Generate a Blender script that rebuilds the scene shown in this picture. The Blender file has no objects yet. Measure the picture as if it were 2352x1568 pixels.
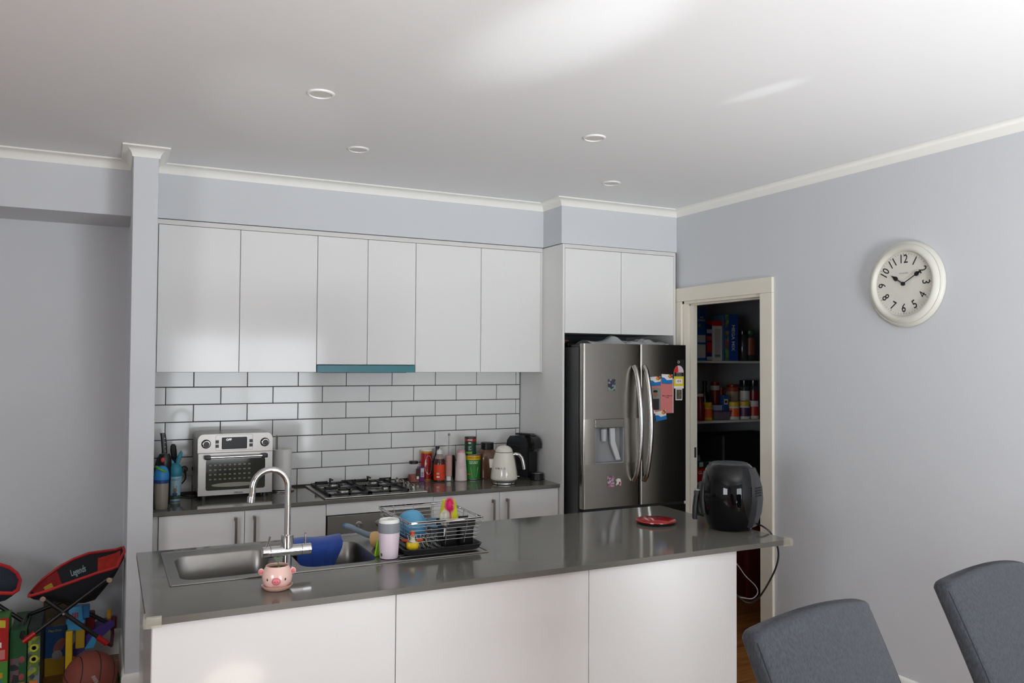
import bpy, bmesh, math, random
from mathutils import Matrix, Vector
random.seed(4)
PI = math.pi
SC = bpy.context.scene
COL = SC.collection

# ------------------------------------------------------------------ camera
cam_d = bpy.data.cameras.new('camera'); cam = bpy.data.objects.new('camera', cam_d); COL.objects.link(cam)
SC.camera = cam
_F = Vector((0.44626698, 0.89451392, 0.02627965)); _R = Vector((0.8947415, -0.44654802, 0.00570148)); _U = Vector((-0.01683518, -0.02096911, 0.99963837))
_m = Matrix.Identity(4)
for i in range(3):
    _m[i][0] = _R[i]; _m[i][1] = _U[i]; _m[i][2] = -_F[i]
_m[0][3], _m[1][3], _m[2][3] = -0.30185, -5.08723, 1.67307
cam.matrix_world = _m
cam_d.sensor_width = 36; cam_d.lens = 36 * 1859.44 / 2352; cam_d.clip_start = 0.05

# ------------------------------------------------------------------ view, world, lights
SC.view_settings.view_transform = 'Standard'; SC.view_settings.look = 'None'
SC.view_settings.gamma = 1; SC.view_settings.use_curve_mapping = False
SC.view_settings.exposure = 0.25
SC.cycles.max_bounces = 12; SC.cycles.diffuse_bounces = 6; SC.cycles.glossy_bounces = 6; SC.cycles.transmission_bounces = 10
SC.cycles.sample_clamp_indirect = 8; SC.cycles.caustics_reflective = False; SC.cycles.caustics_refractive = False
SC.cycles.use_denoising = True
world = bpy.data.worlds.new('world'); SC.world = world; world.use_nodes = True
_bg = world.node_tree.nodes['Background']; _bg.inputs[0].default_value = (0.78, 0.88, 1.0, 1); _bg.inputs[1].default_value = 1.6

def area(name, loc, rot, sx, sy, power, col=(1, 1, 1), spread=PI):
    l = bpy.data.lights.new(name, 'AREA'); l.shape = 'RECTANGLE'; l.size = sx; l.size_y = sy; l.energy = power; l.color = col; l.spread = spread
    o = bpy.data.objects.new(name, l); COL.objects.link(o); o.location = loc; o.rotation_euler = rot
    return o
area('daylight_sliding_door', (1.7, -8.78, 1.08), (PI/2, 0, 0), 2.3, 2.0, 84, (0.93, 0.96, 1.0))
area('daylight_left_window', (-3.28, -5.6, 1.45), (PI/2, 0, -PI/2), 2.2, 1.3, 78, (0.93, 0.96, 1.0))
def spot(name, loc, to, power, size, blend, rad, col=(1, 1, 1), scale=(1, 1, 1)):
    l = bpy.data.lights.new(name, 'SPOT'); l.energy = power; l.spot_size = size; l.spot_blend = blend; l.shadow_soft_size = rad; l.color = col
    o = bpy.data.objects.new(name, l); COL.objects.link(o)
    o.location = loc; o.rotation_euler = (Vector(to) - Vector(loc)).to_track_quat('-Z', 'Y').to_euler(); o.scale = scale
    return o
# upward spot lamps added to light the ceiling, in place of bounced sunlight
spot('ceiling_fill_patch', (1.35, -4.9, 0.8), (1.02, -2.86, 2.74), 112, math.radians(18), 1.0, 0.06, (0.92, 0.97, 1.0), (0.7, 1.0, 1))
spot('ceiling_fill_streak', (2.3, -4.4, 0.8), (1.98, -2.72, 2.74), 42, math.radians(8), 1.0, 0.01, (0.95, 1.0, 1.0), (0.35, 1.0, 1))
spot('ceiling_fill_over_sink', (-0.6, -4.4, 0.9), (.32, -1.64, 2.74), 34, math.radians(13), 1.0, 0.02, (0.97, 1.0, 1.0))
spot('ceiling_fill_wide', (1.7, -6.2, 0.1), (1.9, -4.2, 2.74), 800, math.radians(110), 1.0, 0.5, (0.92, 0.96, 1.0))
spot('sun_through_door', (1.2, -8.6, 2.0), (.33, -4.25, 0), 6500, math.radians(2.6), .3, 0.01, (1.0, .86, .68), (1.4, 1, 1))

# ------------------------------------------------------------------ colours and materials
def c(r, g, b):
    f = lambda v: (v/255/12.92) if v/255 <= 0.04045 else ((v/255 + 0.055)/1.055)**2.4
    return (f(r), f(g), f(b), 1)
MATS = {}
def mat(name, col, rough=0.5, metal=0, var=0.04, scale=30, bump=0.0, bscale=200, spec=0.5, trans=0, ior=1.45, coat=0, alpha=1, emit=None, estr=0, stretch=None, sheen=0):
    if name in MATS: return MATS[name]
    m = bpy.data.materials.new(name); m.use_nodes = True; nt = m.node_tree; N = nt.nodes; L = nt.links
    b = N['Principled BSDF']
    b.inputs['Roughness'].default_value = rough; b.inputs['Metallic'].default_value = metal
    b.inputs['Specular IOR Level'].default_value = spec; b.inputs['Transmission Weight'].default_value = trans
    b.inputs['IOR'].default_value = ior; b.inputs['Coat Weight'].default_value = coat; b.inputs['Alpha'].default_value = alpha
    b.inputs['Sheen Weight'].default_value = sheen
    tc = N.new('ShaderNodeTexCoord'); mp = N.new('ShaderNodeMapping'); L.new(tc.outputs['Object'], mp.inputs[0])
    if stretch: mp.inputs['Scale'].default_value = stretch
    nz = N.new('ShaderNodeTexNoise'); nz.inputs['Scale'].default_value = scale; nz.inputs['Detail'].default_value = 4
    L.new(mp.outputs[0], nz.inputs['Vector'])
    mx = N.new('ShaderNodeMix'); mx.data_type = 'RGBA'
    mx.inputs[6].default_value = tuple(max(0, v*(1-var)) for v in col[:3]) + (1,)
    mx.inputs[7].default_value = tuple(min(1, v*(1+var)) for v in col[:3]) + (1,)
    L.new(nz.outputs[0], mx.inputs[0]); L.new(mx.outputs[2], b.inputs['Base Color'])
    if bump:
        n2 = N.new('ShaderNodeTexNoise'); n2.inputs['Scale'].default_value = bscale; L.new(mp.outputs[0], n2.inputs['Vector'])
        bp = N.new('ShaderNodeBump'); bp.inputs['Strength'].default_value = bump; bp.inputs['Distance'].default_value = 0.002
        L.new(n2.outputs[0], bp.inputs['Height']); L.new(bp.outputs[0], b.inputs['Normal'])
    if emit: b.inputs['Emission Color'].default_value = emit; b.inputs['Emission Strength'].default_value = estr
    MATS[name] = m
    return m
def plain(r, g, b, rough=0.45, **k):
    return mat('paint_%d_%d_%d_%d' % (r, g, b, int(rough*100)), c(r, g, b), rough, **k)

M_WALL = mat('wall_paint', c(206, 209, 212), 0.6, var=0.01, bump=0.05, bscale=350)
M_CEIL = mat('ceiling_paint', c(234, 235, 234), 0.7, var=0.01)
M_TRIM = mat('cornice_paint', c(238, 238, 232), 0.5, var=0.01)
M_DOORTRIM = mat('cream_gloss_trim', c(226, 221, 206), 0.35, var=0.01)
M_CAB = mat('white_gloss_cabinet', c(228, 228, 226), 0.10, var=0.004, bump=0.02, bscale=12, spec=0.5)
M_CARC = mat('white_carcass', c(214, 214, 210), 0.4, var=0.01)
M_CARCIN = mat('dark_gap', c(70, 68, 66), 0.7)
M_TILE = mat('white_glazed_tile', c(226, 227, 224), 0.07, var=0.008, bump=0.012, bscale=7)
M_GROUT = mat('dark_grout', c(74, 68, 66), 0.9, var=0.1)
M_STONE = mat('grey_engineered_stone', c(104, 102, 96), 0.09, var=0.10, scale=900, spec=0.55)
M_STEEL = mat('brushed_steel', c(158, 155, 150), 0.36, metal=1, var=0.05, scale=60, stretch=(1, 1, 14), bump=0.03)
M_STEELH = mat('brushed_steel_sheet', c(172, 170, 165), 0.3, metal=1, var=0.06, scale=40, stretch=(14, 1, 1))
M_SINK = mat('sink_steel', c(150, 148, 144), 0.33, metal=1, var=0.08, scale=24)
M_FRIDGE = mat('fridge_steel', c(150, 146, 139), 0.25, metal=1, var=0.03, scale=50, stretch=(1, 1, 10))
M_CHROME = mat('chrome', c(215, 215, 215), 0.05, metal=1, var=0.01)
M_NICKEL = mat('satin_nickel', c(150, 140, 134), 0.35, metal=1, var=0.02)
M_BLK = mat('black_plastic', c(24, 24, 25), 0.35)
M_BLKM = mat('matt_black', c(20, 20, 20), 0.6)
M_BLKG = mat('gloss_black', c(12, 12, 13), 0.07, coat=0.6)
M_IRON = mat('cast_iron', c(22, 22, 23), 0.5, bump=0.2)
M_DGREY = mat('dark_grey_enamel', c(62, 63, 64), 0.4)
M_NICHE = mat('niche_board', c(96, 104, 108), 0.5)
M_WHITE = mat('white_plastic', c(232, 232, 228), 0.3)
M_PAPER = mat('paper', c(232, 230, 226), 0.8, bump=0.1)
M_GLASS = mat('clear_glass', c(240, 245, 245), 0.03, trans=1, ior=1.45, var=0)
M_PETC = mat('clear_plastic', c(225, 228, 226), 0.08, alpha=0.13, var=0)
M_TEAL = mat('teal_film', c(52, 122, 134), 0.3)
M_RED = mat('red_plastic', c(176, 24, 24), 0.35)
M_FABRIC = mat('grey_woven_fabric', c(54, 57, 62), 0.95, var=0.75, scale=190, bump=0.9, bscale=420, sheen=0.1, stretch=(1, 1, 0.35))
M_SEAM = mat('dark_thread', c(30, 32, 36), 0.9)

def wood_mat():
    m = bpy.data.materials.new('timber_floor'); m.use_nodes = True; nt = m.node_tree; N = nt.nodes; L = nt.links; b = N['Principled BSDF']
    tc = N.new('ShaderNodeTexCoord'); mp = N.new('ShaderNodeMapping'); mp.inputs['Scale'].default_value = (1.2, 14, 14)
    oi = N.new('ShaderNodeObjectInfo'); ad = N.new('ShaderNodeVectorMath'); ad.operation = 'ADD'
    L.new(tc.outputs['Object'], ad.inputs[0]); L.new(oi.outputs['Random'], ad.inputs[1]); L.new(ad.outputs[0], mp.inputs[0])
    nz = N.new('ShaderNodeTexNoise'); nz.inputs['Scale'].default_value = 2.2; nz.inputs['Detail'].default_value = 8; nz.inputs['Distortion'].default_value = 1.2
    L.new(mp.outputs[0], nz.inputs[0]); cr = N.new('ShaderNodeValToRGB')
    cr.color_ramp.elements[0].position = 0.3; cr.color_ramp.elements[0].color = c(96, 58, 26)
    cr.color_ramp.elements[1].position = 0.72; cr.color_ramp.elements[1].color = c(164, 108, 54)
    L.new(nz.outputs[0], cr.inputs[0]); L.new(cr.outputs[0], b.inputs['Base Color']); b.inputs['Roughness'].default_value = 0.32
    return m
M_WOOD = wood_mat()

def stripes_mat(name, cols, axis=2, scale=1.0, rough=0.5):
    """bands of flat print along one axis: cols = [(position 0-1, colour)]"""
    m = bpy.data.materials.new(name); m.use_nodes = True; nt = m.node_tree; N = nt.nodes; L = nt.links; b = N['Principled BSDF']
    tc = N.new('ShaderNodeTexCoord'); sp = N.new('ShaderNodeSeparateXYZ'); L.new(tc.outputs['Object'], sp.inputs[0])
    mt = N.new('ShaderNodeMath'); mt.operation = 'MULTIPLY'; mt.inputs[1].default_value = scale; L.new(sp.outputs[axis], mt.inputs[0])
    cr = N.new('ShaderNodeValToRGB'); cr.color_ramp.interpolation = 'CONSTANT'; els = cr.color_ramp.elements
    els[0].position = cols[0][0]; els[0].color = cols[0][1]; els[1].position = cols[1][0]; els[1].color = cols[1][1]
    for p, k in cols[2:]:
        e = els.new(p); e.color = k
    L.new(mt.outputs[0], cr.inputs[0]); L.new(cr.outputs[0], b.inputs['Base Color']); b.inputs['Roughness'].default_value = rough
    return m
def blotch_mat(name, cols, scale=25, rough=0.5):
    """a busy printed picture: blotches of several colours"""
    m = bpy.data.materials.new(name); m.use_nodes = True; nt = m.node_tree; N = nt.nodes; L = nt.links; b = N['Principled BSDF']
    tc = N.new('ShaderNodeTexCoord'); vo = N.new('ShaderNodeTexVoronoi'); vo.inputs['Scale'].default_value = scale
    L.new(tc.outputs['Object'], vo.inputs['Vector']); sp = N.new('ShaderNodeSeparateColor'); L.new(vo.outputs['Color'], sp.inputs[0])
    cr = N.new('ShaderNodeValToRGB'); cr.color_ramp.interpolation = 'CONSTANT'; els = cr.color_ramp.elements; n = len(cols)
    els[0].position = 0; els[0].color = cols[0]; els[1].position = 1/n; els[1].color = cols[1]
    for i in range(2, n):
        e = els.new(i/n); e.color = cols[i]
    L.new(sp.outputs[0], cr.inputs[0]); L.new(cr.outputs[0], b.inputs['Base Color']); b.inputs['Roughness'].default_value = rough
    return m

# ------------------------------------------------------------------ mesh builder
WM = {}      # world matrices of things
class MB:
    def __init__(s, M=None):
        s.v = []; s.f = []; s.bev = False; s.M = M or Matrix.Identity(4)
    def add(s, vs, fs):
        o = len(s.v); s.v += [tuple(s.M @ Vector(p)) for p in vs]; s.f += [tuple(o + i for i in f) for f in fs]; return s
    def box(s, x0, x1, y0, y1, z0, z1, r=0, seg=2):
        if r <= 0:
            return s.add([(x0,y0,z0),(x1,y0,z0),(x1,y1,z0),(x0,y1,z0),(x0,y0,z1),(x1,y0,z1),(x1,y1,z1),(x0,y1,z1)],
                         [(0,3,2,1),(4,5,6,7),(0,1,5,4),(1,2,6,5),(2,3,7,6),(3,0,4,7)])
        s.bev = True; bm = bmesh.new(); bmesh.ops.create_cube(bm, size=1)
        for v in bm.verts:
            v.co = Vector(((x0+x1)/2 + v.co.x*(x1-x0), (y0+y1)/2 + v.co.y*(y1-y0), (z0+z1)/2 + v.co.z*(z1-z0)))
        bmesh.ops.bevel(bm, geom=list(bm.edges), offset=r, segments=seg, profile=0.5, affect='EDGES')
        bm.verts.index_update()
        s.add([tuple(v.co) for v in bm.verts], [[v.index for v in f.verts] for f in bm.faces]); bm.free(); return s
    def lathe(s, prof, cx=0, cy=0, n=32, a0=0, a1=2*PI, cap=True):
        full = abs(a1 - a0 - 2*PI) < 1e-6; k = n if full else n + 1
        vs = [(cx + r*math.cos(a0 + (a1-a0)*j/n), cy + r*math.sin(a0 + (a1-a0)*j/n), z) for r, z in prof for j in range(k)]
        fs = []
        for i in range(len(prof)-1):
            for j in range(n):
                j2 = (j+1) % k if full else j+1
                fs.append((i*k+j, i*k+j2, (i+1)*k+j2, (i+1)*k+j))
        if full and cap:
            if prof[0][0] > 1e-6: fs.append(tuple(range(k))[::-1])
            if prof[-1][0] > 1e-6: fs.append(tuple((len(prof)-1)*k + j for j in range(k)))
        return s.add(vs, fs)
    def cyl(s, cx, cy, z0, z1, r, r2=None, n=28, b=0):
        r2 = r if r2 is None else r2
        if b: return s.lathe([(0.0001, z0), (r-b, z0), (r, z0+b), (r2, z1-b), (r2-b, z1), (0.0001, z1)], cx, cy, n)
        return s.lathe([(r, z0), (r2, z1)], cx, cy, n)
    def rod(s, p, q, r, n=12, r2=None):
        p = Vector(p); q = Vector(q); d = q - p
        R = d.to_track_quat('Z', 'Y').to_matrix().to_4x4(); T = Matrix.Translation(p) @ R
        o = s.M; s.M = o @ T; s.lathe([(r, 0), (r if r2 is None else r2, d.length)], n=n); s.M = o; return s
    def tube(s, pts, r, n=8, closed=False, cap=True):
        P = [Vector(p) for p in pts]; m = len(P); rs = r if isinstance(r, (list, tuple)) else [r]*m
        vs = []; up = None
        for i in range(m):
            a = P[i-1] if (i or closed) else P[i]; b = P[(i+1) % m] if (i < m-1 or closed) else P[i]
            t = (b - a).normalized()
            if up is None:
                up = t.orthogonal().normalized()
            up = (up - t*up.dot(t)).normalized() if (up - t*up.dot(t)).length > 1e-6 else t.orthogonal().normalized()
            w = t.cross(up)
            for j in range(n):
                g = 2*PI*j/n; vs.append(tuple(P[i] + (up*math.cos(g) + w*math.sin(g))*rs[i]))
        fs = []
        for i in range(m if closed else m-1):
            i2 = (i+1) % m
            for j in range(n): fs.append((i*n+j, i*n+(j+1) % n, i2*n+(j+1) % n, i2*n+j))
        if not closed and cap:
            fs.append(tuple(range(n))[::-1]); fs.append(tuple((m-1)*n + j for j in range(n)))
        return s.add(vs, fs)
    def loft(s, loops, cap=True):
        n = len(loops[0]); vs = [p for l in loops for p in l]; fs = []
        for i in range(len(loops)-1):
            for j in range(n): fs.append((i*n+j, i*n+(j+1) % n, (i+1)*n+(j+1) % n, (i+1)*n+j))
        if cap: fs.append(tuple(range(n))[::-1]); fs.append(tuple((len(loops)-1)*n + j for j in range(n)))
        return s.add(vs, fs)
    def prism(s, poly, a, b, axis='z'):
        g = {'z': lambda u, v, w: (u, v, w), 'y': lambda u, v, w: (u, w, v), 'x': lambda u, v, w: (w, u, v)}[axis]
        return s.loft([[g(u, v, a) for u, v in poly], [g(u, v, b) for u, v in poly]])
    def ball(s, cx, cy, cz, rx, ry=None, rz=None, n=20, m=12):
        ry = rx if ry is None else ry; rz = rx if rz is None else rz
        loops = [[(cx + rx*math.sin(PI*i/m)*math.cos(2*PI*j/n), cy + ry*math.sin(PI*i/m)*math.sin(2*PI*j/n), cz - rz*math.cos(PI*i/m)) for j in range(n)] for i in range(1, m)]
        s.loft(loops); return s
    def grid(s, fn, nu, nv):
        vs = [fn(i/nu, j/nv) for j in range(nv+1) for i in range(nu+1)]
        fs = [(j*(nu+1)+i, j*(nu+1)+i+1, (j+1)*(nu+1)+i+1, (j+1)*(nu+1)+i) for j in range(nv) for i in range(nu)]
        return s.add(vs, fs)
    def sheet(s, fn, nu, nv, off):
        """a grid with thickness: off(u, v) gives the offset vector of the back side"""
        A = [Vector(fn(i/nu, j/nv)) for j in range(nv+1) for i in range(nu+1)]
        B = [A[k] + Vector(off) for k in range(len(A))]
        n = len(A); w = nu+1; fs = []
        for j in range(nv):
            for i in range(nu):
                q = (j*w+i, j*w+i+1, (j+1)*w+i+1, (j+1)*w+i); fs.append(q); fs.append(tuple(n+k for k in q[::-1]))
        edge = [j for j in range(w)] + [j*w+nu for j in range(1, nv+1)] + [nv*w+i for i in range(nu-1, -1, -1)] + [j*w for j in range(nv-1, 0, -1)]
        for k in range(len(edge)):
            a, b = edge[k], edge[(k+1) % len(edge)]; fs.append((b, a, n+a, n+b))
        return s.add([tuple(p) for p in A+B], fs)
    def build(s, name, m, parent=None, w=False, smooth=35):
        me = bpy.data.meshes.new(name)
        vs = s.v
        if w and parent is not None:
            inv = WM[parent.name].inverted(); vs = [tuple(inv @ Vector(p)) for p in vs]
        me.from_pydata(vs, [], s.f); me.materials.append(m)
        bm = bmesh.new(); bm.from_mesh(me); bmesh.ops.recalc_face_normals(bm, faces=list(bm.faces)); bm.to_mesh(me); bm.free()
        if smooth:
            me.polygons.foreach_set('use_smooth', [True]*len(me.polygons)); me.set_sharp_from_angle(angle=math.radians(smooth))
        o = bpy.data.objects.new(name, me); COL.objects.link(o); o.parent = parent
        if s.bev and smooth:
            wn = o.modifiers.new('n', 'WEIGHTED_NORMAL'); wn.keep_sharp = True; wn.weight = 100
        if parent is not None and parent.name in WM: WM[o.name] = WM[parent.name]
        return o
def smooth(P, k=5):
    P = [Vector(p) for p in P]; out = []
    for i in range(len(P)-1):
        a, b, c_, d = P[max(i-1, 0)], P[i], P[i+1], P[min(i+2, len(P)-1)]
        for j in range(k):
            t = j/k; out.append(.5*((2*b) + (c_-a)*t + (2*a-5*b+4*c_-d)*t*t + (3*b-a-3*c_+d)*t**3))
    return out + [P[-1]]
def rrect(cx, cy, w, h, r, k=5):
    pts = []
    for sx, sy, a in ((1, 1, 0), (-1, 1, PI/2), (-1, -1, PI), (1, -1, 3*PI/2)):
        for i in range(k+1):
            g = a + PI/2*i/k; pts.append((cx + sx*(w/2-r) + r*math.cos(g), cy + sy*(h/2-r) + r*math.sin(g)))
    return pts
def tag(o, label, cat, group=None, kind=None):
    o['label'] = label; o['category'] = cat
    if group: o['group'] = group
    if kind: o['kind'] = kind
    return o
def thing(name, label, cat, loc=(0, 0, 0), rz=0, group=None, rx=0, ry=0):
    o = bpy.data.objects.new(name, None); COL.objects.link(o); o.location = loc; o.rotation_euler = (rx, ry, rz); o.empty_display_size = 0.05
    WM[o.name] = Matrix.Translation(loc) @ o.rotation_euler.to_matrix().to_4x4()
    return tag(o, label, cat, group)
def solo(o, label, cat, group=None, kind=None): return tag(o, label, cat, group, kind)
def struct(o):
    o['kind'] = 'structure'; WM[o.name] = Matrix.Identity(4); return o
def dup(root, loc=None, rz=None, label=None, group=None):
    r = root.copy(); COL.objects.link(r)
    if loc is not None: r.location = loc
    if rz is not None: r.rotation_euler = (0, 0, rz)
    if label: r['label'] = label
    if group: r['group'] = group
    for ch in list(root.children):
        k = ch.copy(); COL.objects.link(k); k.parent = r
        for g in list(ch.children):
            d = g.copy(); COL.objects.link(d); d.parent = k
    return r
def text(s, size, parent, m, loc=(0, 0, 0), rot=(PI/2, 0, 0), wrap=None, th=0.0006, sx=1, name='lettering', w=False, bold=0, align='CENTER'):
    """flat lettering as a thin mesh. wrap=(radius, angle, z, cx, cy) bends it round a vertical cylinder"""
    cu = bpy.data.curves.new('t', 'FONT'); cu.body = s; cu.size = size; cu.align_x = align; cu.align_y = 'CENTER'; cu.resolution_u = 2; cu.offset = bold
    to = bpy.data.objects.new('t', cu); COL.objects.link(to)
    dg = bpy.context.evaluated_depsgraph_get(); me = bpy.data.meshes.new_from_object(to.evaluated_get(dg))
    bpy.data.objects.remove(to); bpy.data.curves.remove(cu)
    me.materials.clear(); me.materials.append(m); me.name = name
    if wrap:
        r, a, z = wrap[:3]; cx, cy = (wrap[3], wrap[4]) if len(wrap) > 3 else (0, 0)
        for v in me.vertices:
            g = a + v.co.x*sx/r; v.co = Vector((cx + (r+th)*math.cos(g), cy + (r+th)*math.sin(g), z + v.co.y))
    else:
        from mathutils import Euler
        R = Matrix.Translation(loc) @ Euler(rot).to_matrix().to_4x4()
        if w and parent is not None: R = WM[parent.name].inverted() @ R
        for v in me.vertices: v.co = R @ Vector((v.co.x*sx, v.co.y, th))
    o = bpy.data.objects.new(name, me); COL.objects.link(o); o.parent = parent
    return o

# ------------------------------------------------------------------ the room
CZ = 2.74; XR = 3.228; YB = -8.7; XL = -3.2
# floor
fl = struct(MB().box(XL-.1, 5.0, YB-.1, 0.6, -0.06, -0.006).build('floor', M_WOOD))
pm = {}
def plank(x0, x1, y0, y1):
    k = (round(x1-x0, 3), round(y1-y0, 3))
    if k not in pm: pm[k] = MB().box(0, k[0]-.0015, 0, k[1]-.0015, -.008, 0, .001, 1).build('plank', M_WOOD, fl, smooth=0)
    else:
        o = pm[k].copy(); COL.objects.link(o); o.parent = fl; pm[k] = pm[k]; o.location = (x0, y0, 0); return
    pm[k].location = (x0, y0, 0)
y = -2.9; row = 0
while y < 0.1:
    y1 = min(y + .19, 0.1); x = XL - .6*(row % 3)
    while x < 4.9:
        xa, xb = max(x, XL), min(x+1.8, 4.9)
        if xb - xa > .05: plank(xa, xb, y, y1)
        x += 1.8
    y = y1 + 1e-9; row += 1
ce = struct(MB().box(XL-.1, 5.0, YB-.1, 0.3, CZ, CZ+.1).build('ceiling', M_CEIL))

# kitchen tiled wall: bedding, then every tile
wk = struct(MB().box(-.088, 3.36, .012, .12, 0, CZ).build('wall_kitchen', M_WALL))
g = MB().box(-.086, 2.30, .004, .012, .88, 1.62).build('grout', M_GROUT, wk)
TX, TZ, R1 = .1512, .1017, 1.5199
tmesh = {}
def tile(x0, x1, z0, z1):
    k = (round(x1-x0, 3), round(z1-z0, 3))
    if k in tmesh: o = tmesh[k].copy(); COL.objects.link(o)
    else:
        o = MB().box(0, k[0], 0, .009, 0, k[1], .0016, 2).build('tile', M_TILE, wk); tmesh[k] = o; o.parent = wk; o.location = (x0, -.003, z0); return
    o.parent = wk; o.location = (x0, -.003, z0)
for n in range(-1, 7):
    zt = R1 - TZ*n - .0022; zb = R1 - TZ*(n+1) + .0022
    zt = min(zt, 1.608); zb = max(zb, .9015)
    if zt - zb < .01: continue
    k = 1 if n % 2 != 0 else 0
    x = TX*(k - 2)
    while x < 2.28:
        a, b = max(x + .0022, -.084), min(x + 2*TX - .0022, 2.296)
        if b - a > .02: tile(a, b, zb, zt)
        x += 2*TX
# wing wall (post), alcove wall, beam and bulkheads
struct(MB().box(-.204, -.088, -.666, .1, 0, CZ, .004, 2).build('wall_wing', M_WALL))
struct(MB().box(XL, -.204, .1, .2, 0, CZ).build('wall_alcove', M_WALL))
struct(MB().box(XL, -.2045, -.32, .0995, 2.445, CZ).build('wall_beam', M_WALL))
struct(MB().box(-.0875, 2.303, -.33, .0035, 2.446, CZ).box(2.303, XR-.001, -.574, .0035, 2.446, CZ).build('wall_bulkhead', M_WALL))
# right wall with the pantry opening
DY0, DY1, DZ = -1.39, -.64, 2.10
wr = MB().box(XR, XR+.09, DY1, .12, 0, CZ).box(XR, XR+.09, YB, DY0, 0, CZ).box(XR, XR+.09, DY0, DY1, DZ, CZ)
struct(wr.build('wall_right', M_WALL))
struct(MB().box(XL-.1, XL, -4.5, .2, 0, CZ).box(XL-.1, XL, YB, -6.7, 0, CZ).box(XL-.1, XL, -6.7, -4.5, 0, .8).box(XL-.1, XL, -6.7, -4.5, 2.1, CZ).build('wall_left', M_WALL))
struct(MB().box(XL, .55, YB-.1, YB, 0, CZ).box(2.85, XR, YB-.1, YB, 0, CZ).box(.55, 2.85, YB-.1, YB, 2.1, CZ).build('wall_front', M_WALL))
# sliding glass door and the left window (behind the camera)
w1 = struct(MB().box(.55, .6, YB-.08, YB-.02, 0, 2.1).box(2.8, 2.85, YB-.08, YB-.02, 0, 2.1).box(.6, 2.8, YB-.08, YB-.02, 2.05, 2.1).box(.6, 2.8, YB-.08, YB-.02, 0, .05).box(1.68, 1.73, YB-.07, YB-.03, .05, 2.05).build('window_1', M_WHITE))
w2 = struct(MB().box(XL-.08, XL-.03, -6.7, -6.65, .8, 2.1).box(XL-.08, XL-.03, -4.55, -4.5, .8, 2.1).box(XL-.08, XL-.03, -6.65, -4.55, .8, .85).box(XL-.08, XL-.03, -6.65, -4.55, 2.05, 2.1).box(XL-.08, XL-.03, -5.62, -5.58, .85, 2.05).build('window_2', M_WHITE))
# pantry
struct(MB().box(XR+.09, 4.95, 0.0, .1, 0, CZ).box(4.85, 4.95, -1.9, 0, 0, CZ).box(XR+.09, 4.95, -2.0, -1.9, 0, CZ).build('wall_pantry', mat('shaded_pantry_paint', c(150, 152, 156), 0.7, var=.01)))  # wall colour darkened to stand in for the unlit pantry

# cornice swept round the room
PROF = [(0, -.0515), (.005, -.0515), (.006, -.047), (.010, -.034), (.018, -.022), (.030, -.013), (.043, -.009), (.050, -.008), (.0515, -.006), (.0515, 0), (0, 0)]
def sweep(path, prof, z, name, m, side=1):
    P = [Vector(p) for p in path]; loops = []
    for i in range(len(P)):
        ds = []
        if i > 0: ds.append((P[i]-P[i-1]).normalized())
        if i < len(P)-1: ds.append((P[i+1]-P[i]).normalized())
        ns = [Vector((d.y, -d.x))*side for d in ds]
        if len(ns) == 2:
            n = (ns[0]+ns[1]); n = n/(1 + ns[0].dot(ns[1]))
        else: n = ns[0]
        loops.append([(P[i].x + n.x*o, P[i].y + n.y*o, z + h) for o, h in prof])
    return struct(MB().loft(loops).build(name, m))
sweep([(XL, -.32), (-.204, -.32), (-.204, -.666), (-.088, -.666), (-.088, -.33), (2.303, -.33), (2.303, -.574), (XR, -.574), (XR, YB)], PROF, CZ-.0005, 'trim_1', M_TRIM)
SK = [(0, 0), (.014, 0), (.014, .118), (.012, .13), (.006, .138), (0, .14)]
sweep([(XL, .1), (-.204, .1), (-.204, -.666), (-.088, -.666), (-.088, -.59)], SK, 0.0005, 'baseboard_left', M_TRIM)
sweep([(XR, -1.492), (XR, YB)], SK, 0.0005, 'baseboard_right', M_TRIM)
# pantry door frame
d1 = struct(MB().box(XR-.018, XR+.001, DY1+.0, DY1+.09, 0, DZ, .003).build('door_1', M_DOORTRIM))
MB().box(XR-.018, XR+.001, DY0-.10, DY0, 0, DZ, .003).build('architrave', M_DOORTRIM, d1)
MB().box(XR-.0185, XR+.001, DY0-.10, DY1+.09, DZ, 2.192, .003).build('architrave', M_DOORTRIM, d1)
MB().box(XR-.004, XR+.108, DY1-.018, DY1+.002, 0, DZ).box(XR-.004, XR+.108, DY0-.002, DY0+.004, 0, DZ).box(XR-.004, XR+.108, DY0, DY1, DZ-.018, DZ+.002).build('jamb', M_DOORTRIM, d1)
MB().box(XR+.042, XR+.075, DY1-.028, DY1-.018, 0, DZ-.018).box(XR+.042, XR+.075, DY0, DY1, DZ-.028, DZ-.018).build('door_stop', M_DOORTRIM, d1)
MB().box(XR+.079, XR+.101, DY1-.0195, DY1-.018, 1.03, 1.10, .0005, 1).build('strike_plate', M_DGREY, d1)

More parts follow.
